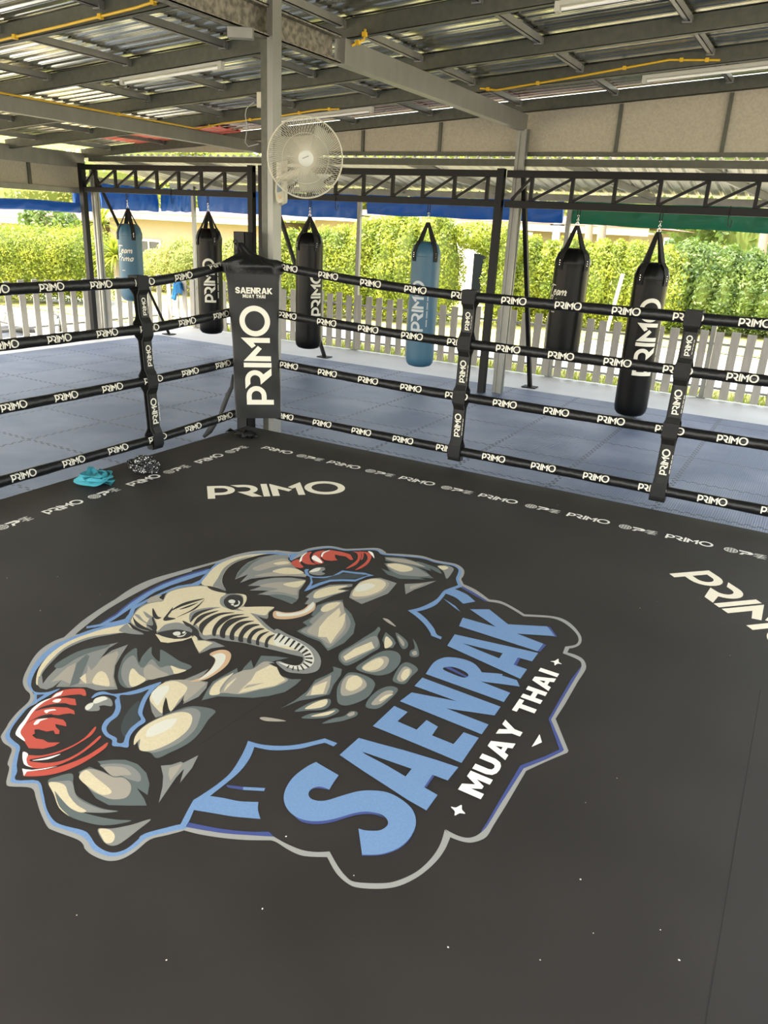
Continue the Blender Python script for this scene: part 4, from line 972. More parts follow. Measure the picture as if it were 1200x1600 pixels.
def icons(mb, c, ang, ma):
    ca, sa = math.cos(ang), math.sin(ang)
    def F(u, v): return (c[0]+u*ca-v*sa, c[1]+u*sa+v*ca, CZ+.001)
    k = .038; gx = -.076                         # globe
    flat(mb, [(arc(gx, 0, k, 0, 360, 24)[:-1], [arc(gx, 0, k*.84, 0, 360, 24)[:-1]])], F, ma)
    S = [([(gx+q*k*.42-.003, -k*.9), (gx+q*k*.42+.003, -k*.9), (gx+q*k*.42+.003, k*.9), (gx+q*k*.42-.003, k*.9)], []) for q in (-1, 0, 1)]
    S += [([(gx-k*.9, q*k*.45-.0028), (gx+k*.9, q*k*.45-.0028), (gx+k*.9, q*k*.45+.0028), (gx-k*.9, q*k*.45+.0028)], []) for q in (-1, 0, 1)]
    flat(mb, S, lambda u, v: F(u, v)[:2]+(CZ+.0012,), ma)
    P_ = [(-.036, .032), (.02, .032)] + arc(.018, .009, .023, 90, -70, 8) + [(-.004, -.012), (-.012, -.034), (-.030, -.034), (-.015, .0), (.014, .0), (.016, .012), (-.032, .014)]
    flat(mb, [(P_, [])], F, PR['white'])
    for (x0, x1, y) in ((.045, .112, .028), (.036, .100, .014), (.055, .115, .0), (.040, .104, -.014), (.058, .112, -.028)):
        flat(mb, [([(x0, y-.004), (x1, y-.001), (x1-.006, y+.005), (x0+.008, y+.004)], [])], F, ma)
    flat(mb, [([(.066, -.036), (.074, -.036), (.094, .036), (.086, .036)], [])], F, PR['light_mark'])
for i in range(8):
    mb = MB(); lay(PRIMO, PRIMO_W, (-3.43+.60*i, 4.545), 0, .0765, mb, PR['white']); to_ring(mb.build('border_wordmark', parent=cv, solid=-1))
    mb = MB(); icons(mb, (-3.43+.305+.60*i, 4.54), 0, PR['light_mark']); to_ring(mb.build('border_icons', parent=cv, solid=-1))
for i in range(7):
    mb = MB(); lay(PRIMO, PRIMO_W, (-3.68, 4.07-.633*i), PI/2, .0765, mb, PR['white']); to_ring(mb.build('border_wordmark', parent=cv, solid=-1))
    mb = MB(); icons(mb, (-3.68, 4.37-.633*i), PI/2, PR['light_mark']); to_ring(mb.build('border_icons', parent=cv, solid=-1))
mb = MB()
for x, y in ((11, 903), (90, 901), (156, 929), (63, 954), (505, 1262), (447, 1307), (964, 1216), (915, 1254), (1061, 1500), (1032, 1453), (844, 1500), (907, 1374), (927, 1458), (605, 1225), (553, 1368), (880, 870), (1000, 950), (1141, 1024), (1027, 940), (871, 789), (560, 790), (525, 815), (120, 1430), (260, 1500), (700, 1480), (410, 1420)):
    p_ = on_z(x, y, CZ+.001); r_ = random.uniform(.0012, .003); k = [(p_.x+r_*math.cos(q)*random.uniform(.6, 1.4), p_.y+r_*math.sin(q), CZ+.0012) for q in (0, 1.2, 2.4, 3.7, 5)]; mb.add(k, [(0, 1, 2, 3, 4)])
sp_ = mb.build('lint_specks', PR['white'], cv, solid=-1); to_ring(sp_); tag(sp_, kind='stuff')

# ring corner post
rp = empty('ring_post', (-4.265, 5.20, 0)); tag(rp, 'black square steel ring post standing up behind the corner pad', 'ring post')
mb = MB(); a = .056; t = .006
for lo, hi in (((-a,-a,0),(a,-a+t,2.2)), ((-a,a-t,0),(a,a,2.2)), ((-a,-a,0),(-a+t,a,2.2)), ((a-t,-a,0),(a,a,2.2))): mb.box(lo, hi)
mb.box((-.12, -.12, 0), (.12, .12, .015)); mb.build('tube', black_steel, rp)
for z in (1.94, 1.57, 1.17, .745):
    mb = MB(); mb.bar((.05, -.05, z), (.13, -.13, z), .025); mb.build('turnbuckle', chrome, rp)

ROPE_R = .035
def rope_pts_right(k):
    z = (1.865, 1.54, 1.155, .745)[k]; e = (1.975, 1.60, 1.195, .755)[k]; out = []
    for i in range(61):
        x = -4.05+5.4*i/60; s = max(0, (-2.2-x)/1.85); s2 = max(0, (x-(-.7))/2.0)
        out.append(Vector((x, 5.15, z+(e-z)*s**1.6+(e-z)*.30*s2**1.5)))
    return out
def rope_pts_left(k):
    z = (1.845, 1.525, 1.15, .70)[k]; e = (1.955, 1.58, 1.17, .73)[k]; out = []
    for i in range(61):
        y = 5.02-5.4*i/60; s = max(0, (y-4.05)/.97)
        out.append(Vector((-4.25, y, z+(e-z)*s**1.5)))
    return out
nm = ('top', 'second', 'third', 'bottom')
def rope(k, side):
    pts = rope_pts_right(k) if side == 'right' else rope_pts_left(k)
    c0 = pts[0].copy(); o = empty('ring_rope', c0); tag(o, '%s black padded ring rope with white lettering on the %s side of the corner pad' % (nm[k], side), 'ring rope', 'ring ropes')
    mb = MB(); rr = [ROPE_R*(1+.03*math.sin(i*1.7+k)+.025*math.sin(i*.6+k*2)) for i in range(len(pts))]
    mb.tube([p-c0 for p in pts], rr, 16); mb.build('rope_sleeve', vinyl, o, smooth=True)
    tilt = (.10, .14, .22, .30)[k]; H_ = .052; R_ = ROPE_R*1.06+.0006
    cs = [-3.755+.3765*i for i in range(13)] if side == 'right' else [4.83-.385*i for i in range(13)]
    for ci, c in enumerate(cs):
        c += (.0, -.005, .012, -.03)[k] if side == 'right' else (.0, .02, .03, .04)[k]
        tl = tilt + random.uniform(-.06, .06)
        if side == 'left' and k == 0 and ci == 0: tl = 1.0
        def fn(u, v):
            s = (u-PRIMO_W/2)*H_; a = (v-.5)*H_/R_ + tl
            if side == 'right':
                x = c+s; i = min(59, max(0, (x+4.05)/5.4*60)); j = int(i); z = pts[j].z+(pts[j+1].z-pts[j].z)*(i-j)
                return Vector((x, 5.15-R_*math.cos(a), z+R_*math.sin(a)))-c0
            y = c+s; i = min(59, max(0, (5.02-y)/5.4*60)); j = int(i); z = pts[j].z+(pts[j+1].z-pts[j].z)*(i-j)
            return Vector((-4.25+R_*math.cos(a), y, z+R_*math.sin(a)))-c0
        mb = MB(); flat(mb, PRIMO, fn, txt_w, cut=(0, .17)); mb.build('printed_word', parent=o, solid=-1)
for side in ('right', 'left'):
    for k in range(4): rope(k, side)

def spacer(ctop, cbot, side, label, w=.088, words_at=True):
    """flat webbing ladder strap wrapping every rope; ctop/cbot = coordinate along the rope at top and bottom"""
    P = [rope_pts_right(k) if side == 'right' else rope_pts_left(k) for k in range(4)]
    def zr(k, c):
        if side == 'right': i = (c+4.05)/5.4*60
        else: i = (5.02-c)/5.4*60
        i = min(59, max(0, i)); return P[k][int(i)].z
    zt, zb = zr(0, ctop)+.045, zr(3, cbot)-.07
    def cc(z): return ctop+(cbot-ctop)*(zt-z)/(zt-zb)
    zk = [zr(k, cc((1.86, 1.54, 1.15, .74)[k])) for k in range(4)]
    o = empty('rope_spacer', (cc(1.2), 5.15, 1.2) if side == 'right' else (-4.25, cc(1.2), 1.2)); tag(o, label, 'rope spacer', 'rope spacers'); c0 = o.location.copy()
    def off(z):
        d = min(abs(z-q) for q in zk); return .044 if d < .045 else max(.016, .044-(d-.045)*.7)
    def pt(c, z, s, f):    # s along rope, f +1 ring side, -1 outside
        dd = off(z)*f
        return (Vector((c+s, 5.15-dd, z)) if side == 'right' else Vector((-4.25+dd, c-s*(-1), z)))-c0
    for f, nme in ((1, 'front_strap'), (-1, 'back_strap')):
        mb = MB(); vs = []; n = 70
        for i in range(n+1):
            z = zt+(zb-zt)*i/n; ww = w/2*(1.12 if min(abs(z-q) for q in zk) < .05 else 1)
            for s in (-ww, ww): vs.append(pt(cc(z), z, s, f))
        mb.add(vs, [(2*i, 2*i+1, 2*i+3, 2*i+2) for i in range(n)]); mb.build(nme, webbing, o, solid=.006)
    for z in (zt, zb):
        mb = MB(); vs = [pt(cc(z), z, s, f) for s in (-w*.56, w*.56) for f in (-1, 1)]; vs += [v+Vector((0, 0, -.07 if z == zt else .05)) for v in vs]
        mb.add(vs, [(0, 1, 3, 2), (0, 1, 5, 4), (2, 3, 7, 6)]); mb.build('end_fold', webbing, o, solid=.006)
    for j in range(3):       # printed label patches between the ropes
        z0, z1 = zk[j+1]+.055, zk[j]-.055; zc = (z0+z1)/2; mb = MB(); n = 8; vs = []
        for i in range(n+1):
            z = z0+(z1-z0)*i/n
            for s in (-w*.34, w*.5): vs.append(pt(cc(z), z, s, 1)+(Vector((0, -.006, 0)) if side == 'right' else Vector((.006, 0, 0))))
        mb.add(vs, [(2*i, 2*i+1, 2*i+3, 2*i+2) for i in range(n)]); pa = mb.build('label_patch', padvinyl, o, solid=.004)
        mb = MB(); sc = (z1-z0)*.58/PRIMO_W
        def fn(u, v):
            z = z0+(z1-z0)*.2+u*sc; s = w*.06-(v-.5)*sc; q = pt(cc(z), z, s, 1)
            return q+(Vector((0, -.0105, 0)) if side == 'right' else Vector((.0105, 0, 0)))
        flat(mb, PRIMO, fn, txt_w, cut=(.5, 0))
        flat(mb, [([(.3+q*.11, -.34), (.3+q*.11+.075, -.34), (.3+q*.11+.075, -.24), (.3+q*.11, -.24)], []) for q in range(24) if q % 6 != 5], fn, txt_w)
        mb.build('printed_lettering', parent=o, solid=-1)
spacer(-2.205, -2.22, 'right', 'black rope strap on the right-hand ropes, the one nearer the corner pad')
spacer(-.715, -.735, 'right', 'black rope strap on the right-hand ropes, the one at the right of the view')
spacer(4.03, 4.10, 'left', 'black rope strap on the left-hand ropes in front of the short blue bag')

# corner pad
NV = Vector((.66, -.75, 0)).normalized(); TV = Vector((-NV.y, NV.x, 0))       # facing and sideways (to camera right)
pc = on_y(403.5, 540, 4.98); pc.z = .055
def pad():
    o = empty('corner_pad', (pc.x, pc.y, pc.z)); tag(o, 'tall black corner pad with cream lettering in the ring corner', 'corner pad')
    z0, z1 = .69, 1.90
    def P(s, d, z): return TV*(s-.036*min(1, (z-.69)/1.2))+NV*d+Vector((0, 0, z))
    mb = MB(); n = 30; m_ = 28; vs = []
    for i in range(n+1):
        t = i/n; z = z0+(z1-z0)*t; hw = .180+.020*t+.010*max(0, 1-t*14)+.006*math.sin(9*t)
        if t > .9: hw += .02*(t-.9)*10
        for k in range(m_):
            q = 2*PI*k/m_; c, s = math.cos(q), math.sin(q); e = .28
            u = math.copysign(abs(c)**e, c)*hw; d = math.copysign(abs(s)**e, s)*.075-.075
            d += .004*math.sin(7*t*PI+u*9) if s > .3 else 0
            vs.append(P(u, d, z))
    fs = [(i*m_+k, i*m_+(k+1) % m_, (i+1)*m_+(k+1) % m_, (i+1)*m_+k) for i in range(n) for k in range(m_)]
    fs += [tuple(reversed(range(m_))), tuple(n*m_+k for k in range(m_))]
    mb.add(vs, fs); mb.build('pad_body', padvinyl, o, smooth=True, angle=75)
    # gathered hood over the top
    mb = MB(); vs = []; m_ = 56; R_ = [(1.845, .225, .09), (1.885, .228, .095), (1.905, .232, .10), (1.925, .222, .095), (1.945, .185, .085), (1.965, .14, .075), (1.99, .10, .06), (2.02, .068, .05), (2.06, .048, .04), (2.10, .04, .034), (2.14, .036, .03), (2.155, .02, .018)]
    for i, (z, a, b2) in enumerate(R_):
        z = z if z < 1.94 else 1.94+(z-1.94)*.60
        sh = -.095*min(1, max(0, (z-1.93)/.12)); bk = -.075-.05*min(1, max(0, (z-1.93)/.15))
        for k in range(m_):
            q = 2*PI*k/m_; c, s = math.cos(q), math.sin(q); e = .35 if i < 4 else .8
            g = 1+(.05+.10*min(1, i/5))*math.sin(9*q+i*.45)*(1 if i > 1 else .3)+.03*math.sin(17*q)
            vs.append(P(sh+math.copysign(abs(c)**e, c)*a*g, bk+math.copysign(abs(s)**e, s)*b2*g, z+.02*math.sin(3*q+1)*(i < 5)*(i > 1)*.5))
    n = len(R_)-1
    mb.add(vs, [(i*m_+k, i*m_+(k+1) % m_, (i+1)*m_+(k+1) % m_, (i+1)*m_+k) for i in range(n) for k in range(m_)]+[tuple(n*m_+k for k in range(m_))])
    mb.build('gathered_hood', vinyl, o, smooth=True, angle=80)
    mb = MB(); mb.tube([P(-.13+.03*math.cos(q)*.6, -.06, 2.045+.045*math.sin(q)) for q in [2.6, 2.1, 1.5, .9, .3, -.4, -1, -1.5]], .006, 6); mb.build('tie_cord', webbing, o)
    mb = MB(); D = .008
    def fn(u, v): return P(.012-(v-.5)*.232+.0, D, .808+u*.230)
    flat(mb, PRIMO, fn, txt_w, cut=(.5, .3)); 
    S, W = words('SAENRAK', .06, .4, 1.25); h = .052; 
    flat(mb, S, lambda u, v: P((u-W/2)*h*.68, D, 1.695+v*h*.9), txt_w)
    S, W2 = words('MUAY THAI', .14, .5, 1.2)
    flat(mb, S, lambda u, v: P((u-W2/2)*.0185, D, 1.662+v*.027), txt_w)
    mb.build('printed_lettering', parent=o, solid=-1)
    return o
pad()
# loose straps near the corner
def ribbon(name, pts, w, ma, label=None, parent=None, thick=.003, twist=None, cat=None, wd=None):
    mb = MB(); pts = [Vector(p) for p in pts]; n = len(pts); vs = []
    for i, p_ in enumerate(pts):
        d = (pts[min(i+1, n-1)]-pts[max(i-1, 0)]).normalized(); up = Vector((0, 0, 1))
        side = d.cross(up); side = side.normalized() if side.length > .1 else Vector((1, 0, 0))
        a = twist[i] if twist else 0; u2 = side.cross(d).normalized(); s = side*math.cos(a)+u2*math.sin(a)
        ww = w*(wd[i] if wd else 1)
        vs += [p_-s*ww/2, p_+s*ww/2]
    mb.add(vs, [(2*i, 2*i+1, 2*i+3, 2*i+2) for i in range(n-1)]); o = mb.build(name, ma, parent, smooth=True, solid=thick, angle=60)
    if label: tag(o, label, cat)
    return o
hs = [on_y(364, 585, 5.1), on_y(362, 605, 5.1), on_y(355, 620, 5.1), on_y(348, 638, 5.1), on_y(342, 652, 5.1), on_y(336, 662, 5.1), on_y(328, 672, 5.1), on_y(318, 683, 5.08)]
ribbon('loose_strap', hs, .065, webbing, 'black strap dangling through the left-hand ropes beside the corner pad', cat='strap', twist=[1.5, 1.5, 1.2, 1.3, 1.5, 1.2, 1.3, 1.5], wd=[.3, .6, 1.0, .9, .35, .8, 1, .4])
def pile(name, c, n, R_, h, w, ma, label, cat, seed, smooth_twist=True, loop=.05):
    rnd = random.Random(seed); pts = []; tw = []; a = 0; p_ = Vector((c[0], c[1], CZ+.02))
    tgt = []
    for i in range(n):
        a += rnd.uniform(1.3, 2.6); rr = R_*math.sqrt(rnd.random()); tgt.append(Vector((c[0]+rr*math.cos(a), c[1]+rr*.8*math.sin(a), CZ+.015+h*rnd.random()*(1-.6*rr/R_))))
    seg = 8
    for i in range(n-1):
        p0, p1, p2, p3 = tgt[max(i-1, 0)], tgt[i], tgt[i+1], tgt[min(i+2, n-1)]
        for k in range(seg):
            t = k/seg; q = .5*((2*p1)+(p2-p0)*t+(2*p0-5*p1+4*p2-p3)*t*t+(3*p1-p0-3*p2+p3)*t**3); q.z = max(CZ+.012, q.z); pts.append(q); tw.append(1.0*math.sin(i*1.7+t*2.2))
    return ribbon(name, pts, w, ma, label, twist=tw, cat=cat, thick=.003)
tp = on_z(150, 757, CZ)
pile('hand_wrap', (tp.x-.01, tp.y, 0), 27, .125, .12, .05, teal, 'crumpled turquoise hand wrap lying on the canvas near the left ropes', 'hand wrap', 5)
e = [on_z(141, 752, CZ+.05), on_z(141, 745, CZ+.08), on_z(139, 737, CZ+.085), on_z(138, 730, CZ+.075)]
dp = on_z(229, 737, CZ)
pile('hand_wrap', (dp.x-.015, dp.y+.0, 0), 52, .115, .11, .038, dotted_m, 'crumpled black hand wrap with white dots lying on the canvas', 'hand wrap', 11)
kp = on_z(392, 686, CZ)
pile('strap_bundle', (kp.x-.06, kp.y+.02, 0), 16, .10, .05, .045, webbing, 'tangle of black straps on the canvas below the corner pad', 'strap', 8)
ribbon('strap_end', [on_z(352, 675, CZ+.03), on_z(362, 671, CZ+.05), on_z(373, 673, CZ+.05), on_z(383, 676, CZ+.02)], .06, webbing, 'short folded black strap end left of the strap tangle', cat='strap', twist=[.2, .6, -.4, .2])

# ================================================================== FAN, LAMPS, CONDUITS
def fan():
    C0 = on_y(477, 247, 5.12); ax = (CAM-C0).normalized(); ax = (ax+Vector((.06, 0, -.05))).normalized()
    o = empty('wall_fan', C0); tag(o, 'cream wall fan with round wire guard mounted on the main post', 'fan')
    q = ax.to_track_quat('Z', 'Y').to_matrix()
    def L_(x, y, z): return q @ Vector((x, y, z))
    R_ = .275
    mb = MB()
    for rr, z, w in ((R_, .0, .006), (R_, -.028, .0045)): mb.tube([L_(rr*math.cos(2*PI*k/64), rr*math.sin(2*PI*k/64), z) for k in range(64)], w, 6, closed=True)
    mb.tube([L_(R_*.62*math.cos(2*PI*k/48), R_*.62*math.sin(2*PI*k/48), .058) for k in range(48)], .002, 5, closed=True)
    mb.build('guard_rim', cream_pl, o, smooth=True)
    N = 108
    mb = MB()
    for k in range(N):
        a = 2*PI*k/N; pts = []
        for t in (0, .25, .5, .75, 1):
            rr = .05+(R_-.05)*t; aa = a+.42*(t-.0)*(1-.25*t); z = .07*(1-t**2.2)
            pts.append(L_(rr*math.cos(aa), rr*math.sin(aa), z))
        mb.tube(pts, .0019, 4, cap=False)
    w_ = mb.build('front_wires', cream_pl, o)
    mb = MB()
    for k in range(60):
        a = 2*PI*k/60; pts = [L_((.07+(R_-.07)*t)*math.cos(a-.3*t), (.07+(R_-.07)*t)*math.sin(a-.3*t), -.03-.085*(1-t**2)) for t in (0, .35, .7, 1)]
        mb.tube(pts, .0015, 4, cap=False)
    mb.build('rear_wires', cream_pl, o)
    mb = MB(); prof = [(.0001, .082), (.045, .082), (.056, .076), (.058, .062), (.058, .058)]; vs = []; n = 32
    for r_, z in prof:
        for k in range(n): vs.append(L_(r_*math.cos(2*PI*k/n), r_*math.sin(2*PI*k/n), z))
    mb.add(vs, [(i*n+k, i*n+(k+1) % n, (i+1)*n+(k+1) % n, (i+1)*n+k) for i in range(len(prof)-1) for k in range(n)]); hc = mb.build('hub_cap', white_pl, o, smooth=True)
    mb = MB(); 
    for s in range(5): mb.add([L_(-.022+s*.009, -.002+s*.004, .0828), L_(-.016+s*.009, .000+s*.004, .0828), L_(-.017+s*.009, .006+s*.004, .0828), L_(-.023+s*.009, .003+s*.004, .0828)], [(0, 1, 2, 3)])
    mb.build('hub_badge', dark_pl, hc, solid=-1)
    blade_m = mat('fan_blade', (0.52, 0.52, 0.45), 0.3, trans=((.5, .5, .42), .45))
    nt = blade_m.node_tree; tp_ = nt.nodes.new('ShaderNodeBsdfTransparent'); mx_ = nt.nodes.new('ShaderNodeMixShader'); mx_.inputs[0].default_value = .5; ou = nt.nodes['Material Output']; pv = ou.inputs[0].links[0].from_socket
    nt.links.new(pv, mx_.inputs[1]); nt.links.new(tp_.outputs[0], mx_.inputs[2]); nt.links.new(mx_.outputs[0], ou.inputs[0])
    for bl in range(3):
        mb = MB(); vs = []; n, m_ = 10, 8; a0 = bl*2*PI/3+.5
        for i in range(n+1):
            t = i/n; rr = .045+t*.195
            wdt = .35+.55*math.sin(PI*min(1, t*.62+.18))
            for j in range(m_+1):
                s = j/m_-.5; aa = a0+s*wdt*1.15+.35*t; z = -.02+(.055*s)*(1-.2*t)
                vs.append(L_(rr*math.cos(aa), rr*math.sin(aa), z))
        mb.add(vs, [(i*(m_+1)+j, i*(m_+1)+j+1, (i+1)*(m_+1)+j+1, (i+1)*(m_+1)+j) for i in range(n) for j in range(m_)]); mb.build('blade', blade_m, o, smooth=True, solid=.002)
    mb = MB(); prof = [(.0001, -.20), (.05, -.20), (.062, -.185), (.066, -.13), (.066, -.09), (.0001, -.085)]; vs = []
    n = 28
    for r_, z in prof:
        for k in range(n): vs.append(L_(r_*math.cos(2*PI*k/n), r_*math.sin(2*PI*k/n), z))
    mb.add(vs, [(i*n+k, i*n+(k+1) % n, (i+1)*n+(k+1) % n, (i+1)*n+k) for i in range(len(prof)-1) for k in range(n)]); mb.build('motor_housing', cream_pl, o, smooth=True)
    # wall bracket on the side of the post
    B0 = Vector((-3.985, 5.33, 0)); mb = MB(); mb.box((B0.x-.02, B0.y-.055, 2.42), (B0.x+.045, B0.y+.045, 2.86)); w1 = mb.build('bracket', cream_pl, o, bevel=.03); w1.location = -C0
    mb = MB(); pa = L_(0, 0, -.16)+C0; mb.tube([pa, pa+Vector((-.03, .04, -.10)), Vector((B0.x+.03, B0.y-.01, 2.62)), Vector((B0.x+.02, B0.y, 2.55))], [.03, .032, .036, .03], 12); w2 = mb.build('arm', cream_pl, o, smooth=True); w2.location = -C0
    mb = MB(); rim = []; f_ = on_y(437, 300, 5.2)
    ex = RGT; ez = UPV; c_ = f_; poly = [(-.028, .10), (-.005, .105), (.022, .09), (.034, .03), (.036, -.05), (.02, -.085), (-.005, -.09), (-.025, -.07), (-.034, 0)]
    vs = [c_+ex*u+ez*v-FWD*.012 for u, v in poly]+[c_+ex*u+ez*v+FWD*.05 for u, v in poly]; n = len(poly)
    mb.add(vs, [tuple(range(n)), tuple(reversed(range(n, 2*n)))]+[(i, (i+1) % n, n+(i+1) % n, n+i) for i in range(n)]); w3 = mb.build('control_box', cream_pl, o, bevel=.006); w3.location = -C0
    mb = MB(); poly = [(-.018, .07), (.012, .075), (.02, .0), (-.02, -.01)]; mb.add([c_+ex*u+ez*v-FWD*.0135 for u, v in poly], [(0, 1, 2, 3)]); w4 = mb.build('control_panel', mat('panel_grey', (.18, .22, .24), .4), w3, solid=-1)
    mb = MB(); 
    kn = c_+ex*.002-ez*.045-FWD*.02; mb.tube([kn, kn+FWD*.015], .013, 12); mb.build('knob', mat('knob_tan', (.5, .33, .18), .5), w3)
fan()
def tube_light(a, b_, label):
    a, b_ = Vector(a), Vector(b_); o = empty('tube_light', a); tag(o, label, 'tube light', 'unlit tube lights on the rafters'); d = b_-a
    mb = MB(); mb.bar((0, 0, .02), d+Vector((0, 0, .02)), .05, .035); mb.build('housing', white_pl, o, bevel=.004)
    u = d.normalized(); mb = MB(); mb.tube([u*.03-Vector((0, 0, .018)), d-u*.03-Vector((0, 0, .018))], .014, 12); mb.build('tube', mat('lamp_tube', (.85, .85, .78), .25), o, smooth=True)
    for c in (Vector((0, 0, 0)), d):
        mb = MB(); mb.box((-.02, -.028, -.035), (.02, .028, .035), c=c, rot=Matrix.Identity(3)); mb.build('end_cap', white_pl, o)
def onr(px, py, dz=-.03):
    d = ray(px, py); t = (3.81+.07*4.13+dz-CAMZ)/(d.z-.07*d.x); return CAM+d*t
for a, b_, lab in (((192, 127), (343, 101), 'tube light left of the main post'), ((412, 191), (586, 173), 'tube light partly behind the fan'), ((872, 11), (1010, -4), 'tube light at the top edge of the view'), ((1007, 124), (1260, 98), 'tube light at the right under the roof')):
    p_, q_ = onr(*a), onr(*b_); tube_light(p_, (q_.x, p_.y, q_.z), 'white '+lab)
def conduit(pts, label, r_=.011):
    o = empty('conduit', pts[0]); tag(o, label, 'conduit'); mb = MB(); mb.tube([Vector(p_)-Vector(pts[0]) for p_ in pts], r_, 8); mb.build('pipe', yellow_pl, o, smooth=True)
    for p_, q_ in zip(pts[:-1], pts[1:]):
        v = (Vector(p_)+Vector(q_))*.5-Vector(pts[0]); mb = MB(); mb.box((-.018, -.018, -.018), (.018, .018, .018), c=v, rot=Matrix.Identity(3)); mb.build('clip', yellow_pl, o)
conduit([(-8.6, 4.99, RZ(-8.6)-.0), (-7.2, 4.99, RZ(-7.2)+.015), (-5.9, 4.99, RZ(-5.9)+.02), (-5.1, 4.99, RZ(-5.1)+.03), (-4.75, 4.99, RZ(-4.75)+.05)], 'yellow conduit along the rafter at the upper left')
conduit([(-8.46, 3.5, 3.46), (-8.46, 6.4, 3.465), (-8.46, 9.33, 3.47), (-8.0, 9.33, RZ(-8.0)-.005), (-7.0, 9.33, RZ(-7)), (-6.35, 9.33, RZ(-6.35)+.02), (-6.05, 9.33, RZ(-6.05))], 'yellow conduit along the left beam, turning towards the fan')
conduit([(-4.1, 9.33, RZ(-4.1)+.04), (-3.9, 9.33, RZ(-3.9)), (-2.9, 9.33, RZ(-2.9)+.04), (-2.0, 9.33, RZ(-2.0)+.09), (-1.75, 9.33, RZ(-1.75)+.06), (-1.5, 9.33, RZ(-1.5)+.03)], 'yellow conduit leading to the right-hand tube light')
conduit([(-4.07, 6.45, 3.74), (-3.98, 6.5, 3.79), (-3.95, 6.47, 3.86)], 'short yellow conduit elbow where the smooth beam begins')
c_ = on_y(396.5, 157, 5.35); c_.x = -4.188; jb = empty('junction_box', c_); tag(jb, 'small cream box with a looping cable on the left side of the main post', 'electrical box')
mb = MB(); mb.box((-.028, -.03, -.055), (.028, .03, .055)); mb.build('box', cream_pl, jb, bevel=.006)
mb = MB(); mb.tube([on_y(px_, py_, 5.35)-c_ for px_, py_ in ((397, 160), (390, 165), (385, 170), (383, 180), (386, 195), (385, 210), (383, 222), (388, 229), (404, 225))], .0035, 6); mb.build('cable', mat('cable_grey', (.3, .3, .27), .5), jb, smooth=True)
mb = MB(); c_ = Vector((-4.17, 4.85, 3.60)); c_ = on_y(376, 52, 4.95); mb.box((-.09, -.035, -.035), (.09, .035, .035), c=c_, rot=Matrix.Rotation(.5, 3, 'Z')); tag(mb.build('junction_box', galv, bevel=.004), 'grey metal box under the blotched beam left of the main post', 'electrical box')

# ================================================================== BEYOND THE FENCE
def leaves(blobs, n, size, seed, core=False):
    rnd = random.Random(seed); vs = []; fs = []
    tot = sum((b[3]*b[5]+b[4]*b[5]+b[3]*b[4]) for b in blobs)
    for b in blobs:
        k = int(n*(b[3]*b[5]+b[4]*b[5]+b[3]*b[4])/tot)
        for _ in range(k):
            while True:
                d = Vector((rnd.gauss(0, 1), rnd.gauss(0, 1), rnd.gauss(0, 1)))
                if d.length > .01: break
            d.normalize(); rr = rnd.uniform(.80, 1.05)+.10*math.sin(6*d.x+seed)*math.cos(5*d.z)
            c = Vector((b[0]+d.x*b[3]*rr, b[1]+d.y*b[4]*rr, b[2]+d.z*b[5]*rr))
            if c.z < -.05: continue
            nn = (d+Vector((rnd.gauss(0, .6), rnd.gauss(0, .6), rnd.gauss(0, .6)))).normalized(); t1 = nn.orthogonal().normalized(); t1 = Matrix.Rotation(rnd.random()*6.28, 3, nn) @ t1; t2 = nn.cross(t1)
            s = size*rnd.uniform(.6, 1.3); j = len(vs)
            vs += [c-t1*s, c-t2*s*.45, c+t1*s, c+t2*s*.45]; fs.append((j, j+1, j+2, j+3))
    return vs, fs
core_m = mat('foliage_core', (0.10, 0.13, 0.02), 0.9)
def bush(name, blobs, n, size, ma, label, cat, seed, trunk=None, group=None, core=True):
    o = empty(name, (blobs[0][0], blobs[0][1], -.1)); tag(o, label, cat, group); off = Vector(o.location)
    vs, fs = leaves(blobs, n, size, seed); me = bpy.data.meshes.new('foliage'); me.from_pydata([v-off for v in vs], [], fs); me.materials.append(ma); link('foliage', me, o)
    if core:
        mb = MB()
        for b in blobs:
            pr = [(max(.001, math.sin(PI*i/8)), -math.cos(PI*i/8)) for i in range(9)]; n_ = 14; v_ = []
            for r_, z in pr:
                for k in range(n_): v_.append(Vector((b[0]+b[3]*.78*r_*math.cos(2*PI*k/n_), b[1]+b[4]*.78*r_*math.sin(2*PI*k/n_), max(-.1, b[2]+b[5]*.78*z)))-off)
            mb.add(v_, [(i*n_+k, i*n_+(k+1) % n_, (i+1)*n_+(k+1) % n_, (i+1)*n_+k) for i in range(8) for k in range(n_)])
        mb.build('mass', core_m, o)  # solid dark green core added inside the leaves so nothing shows through
    if trunk:
        for t in trunk:
            mb = MB(); mb.tube([Vector(p_)-off for p_ in t[0]], t[1], 8); mb.build('trunk', bark, o, smooth=True)
    return o
bark = mat('bark', (0.22, 0.18, 0.13), 0.9)
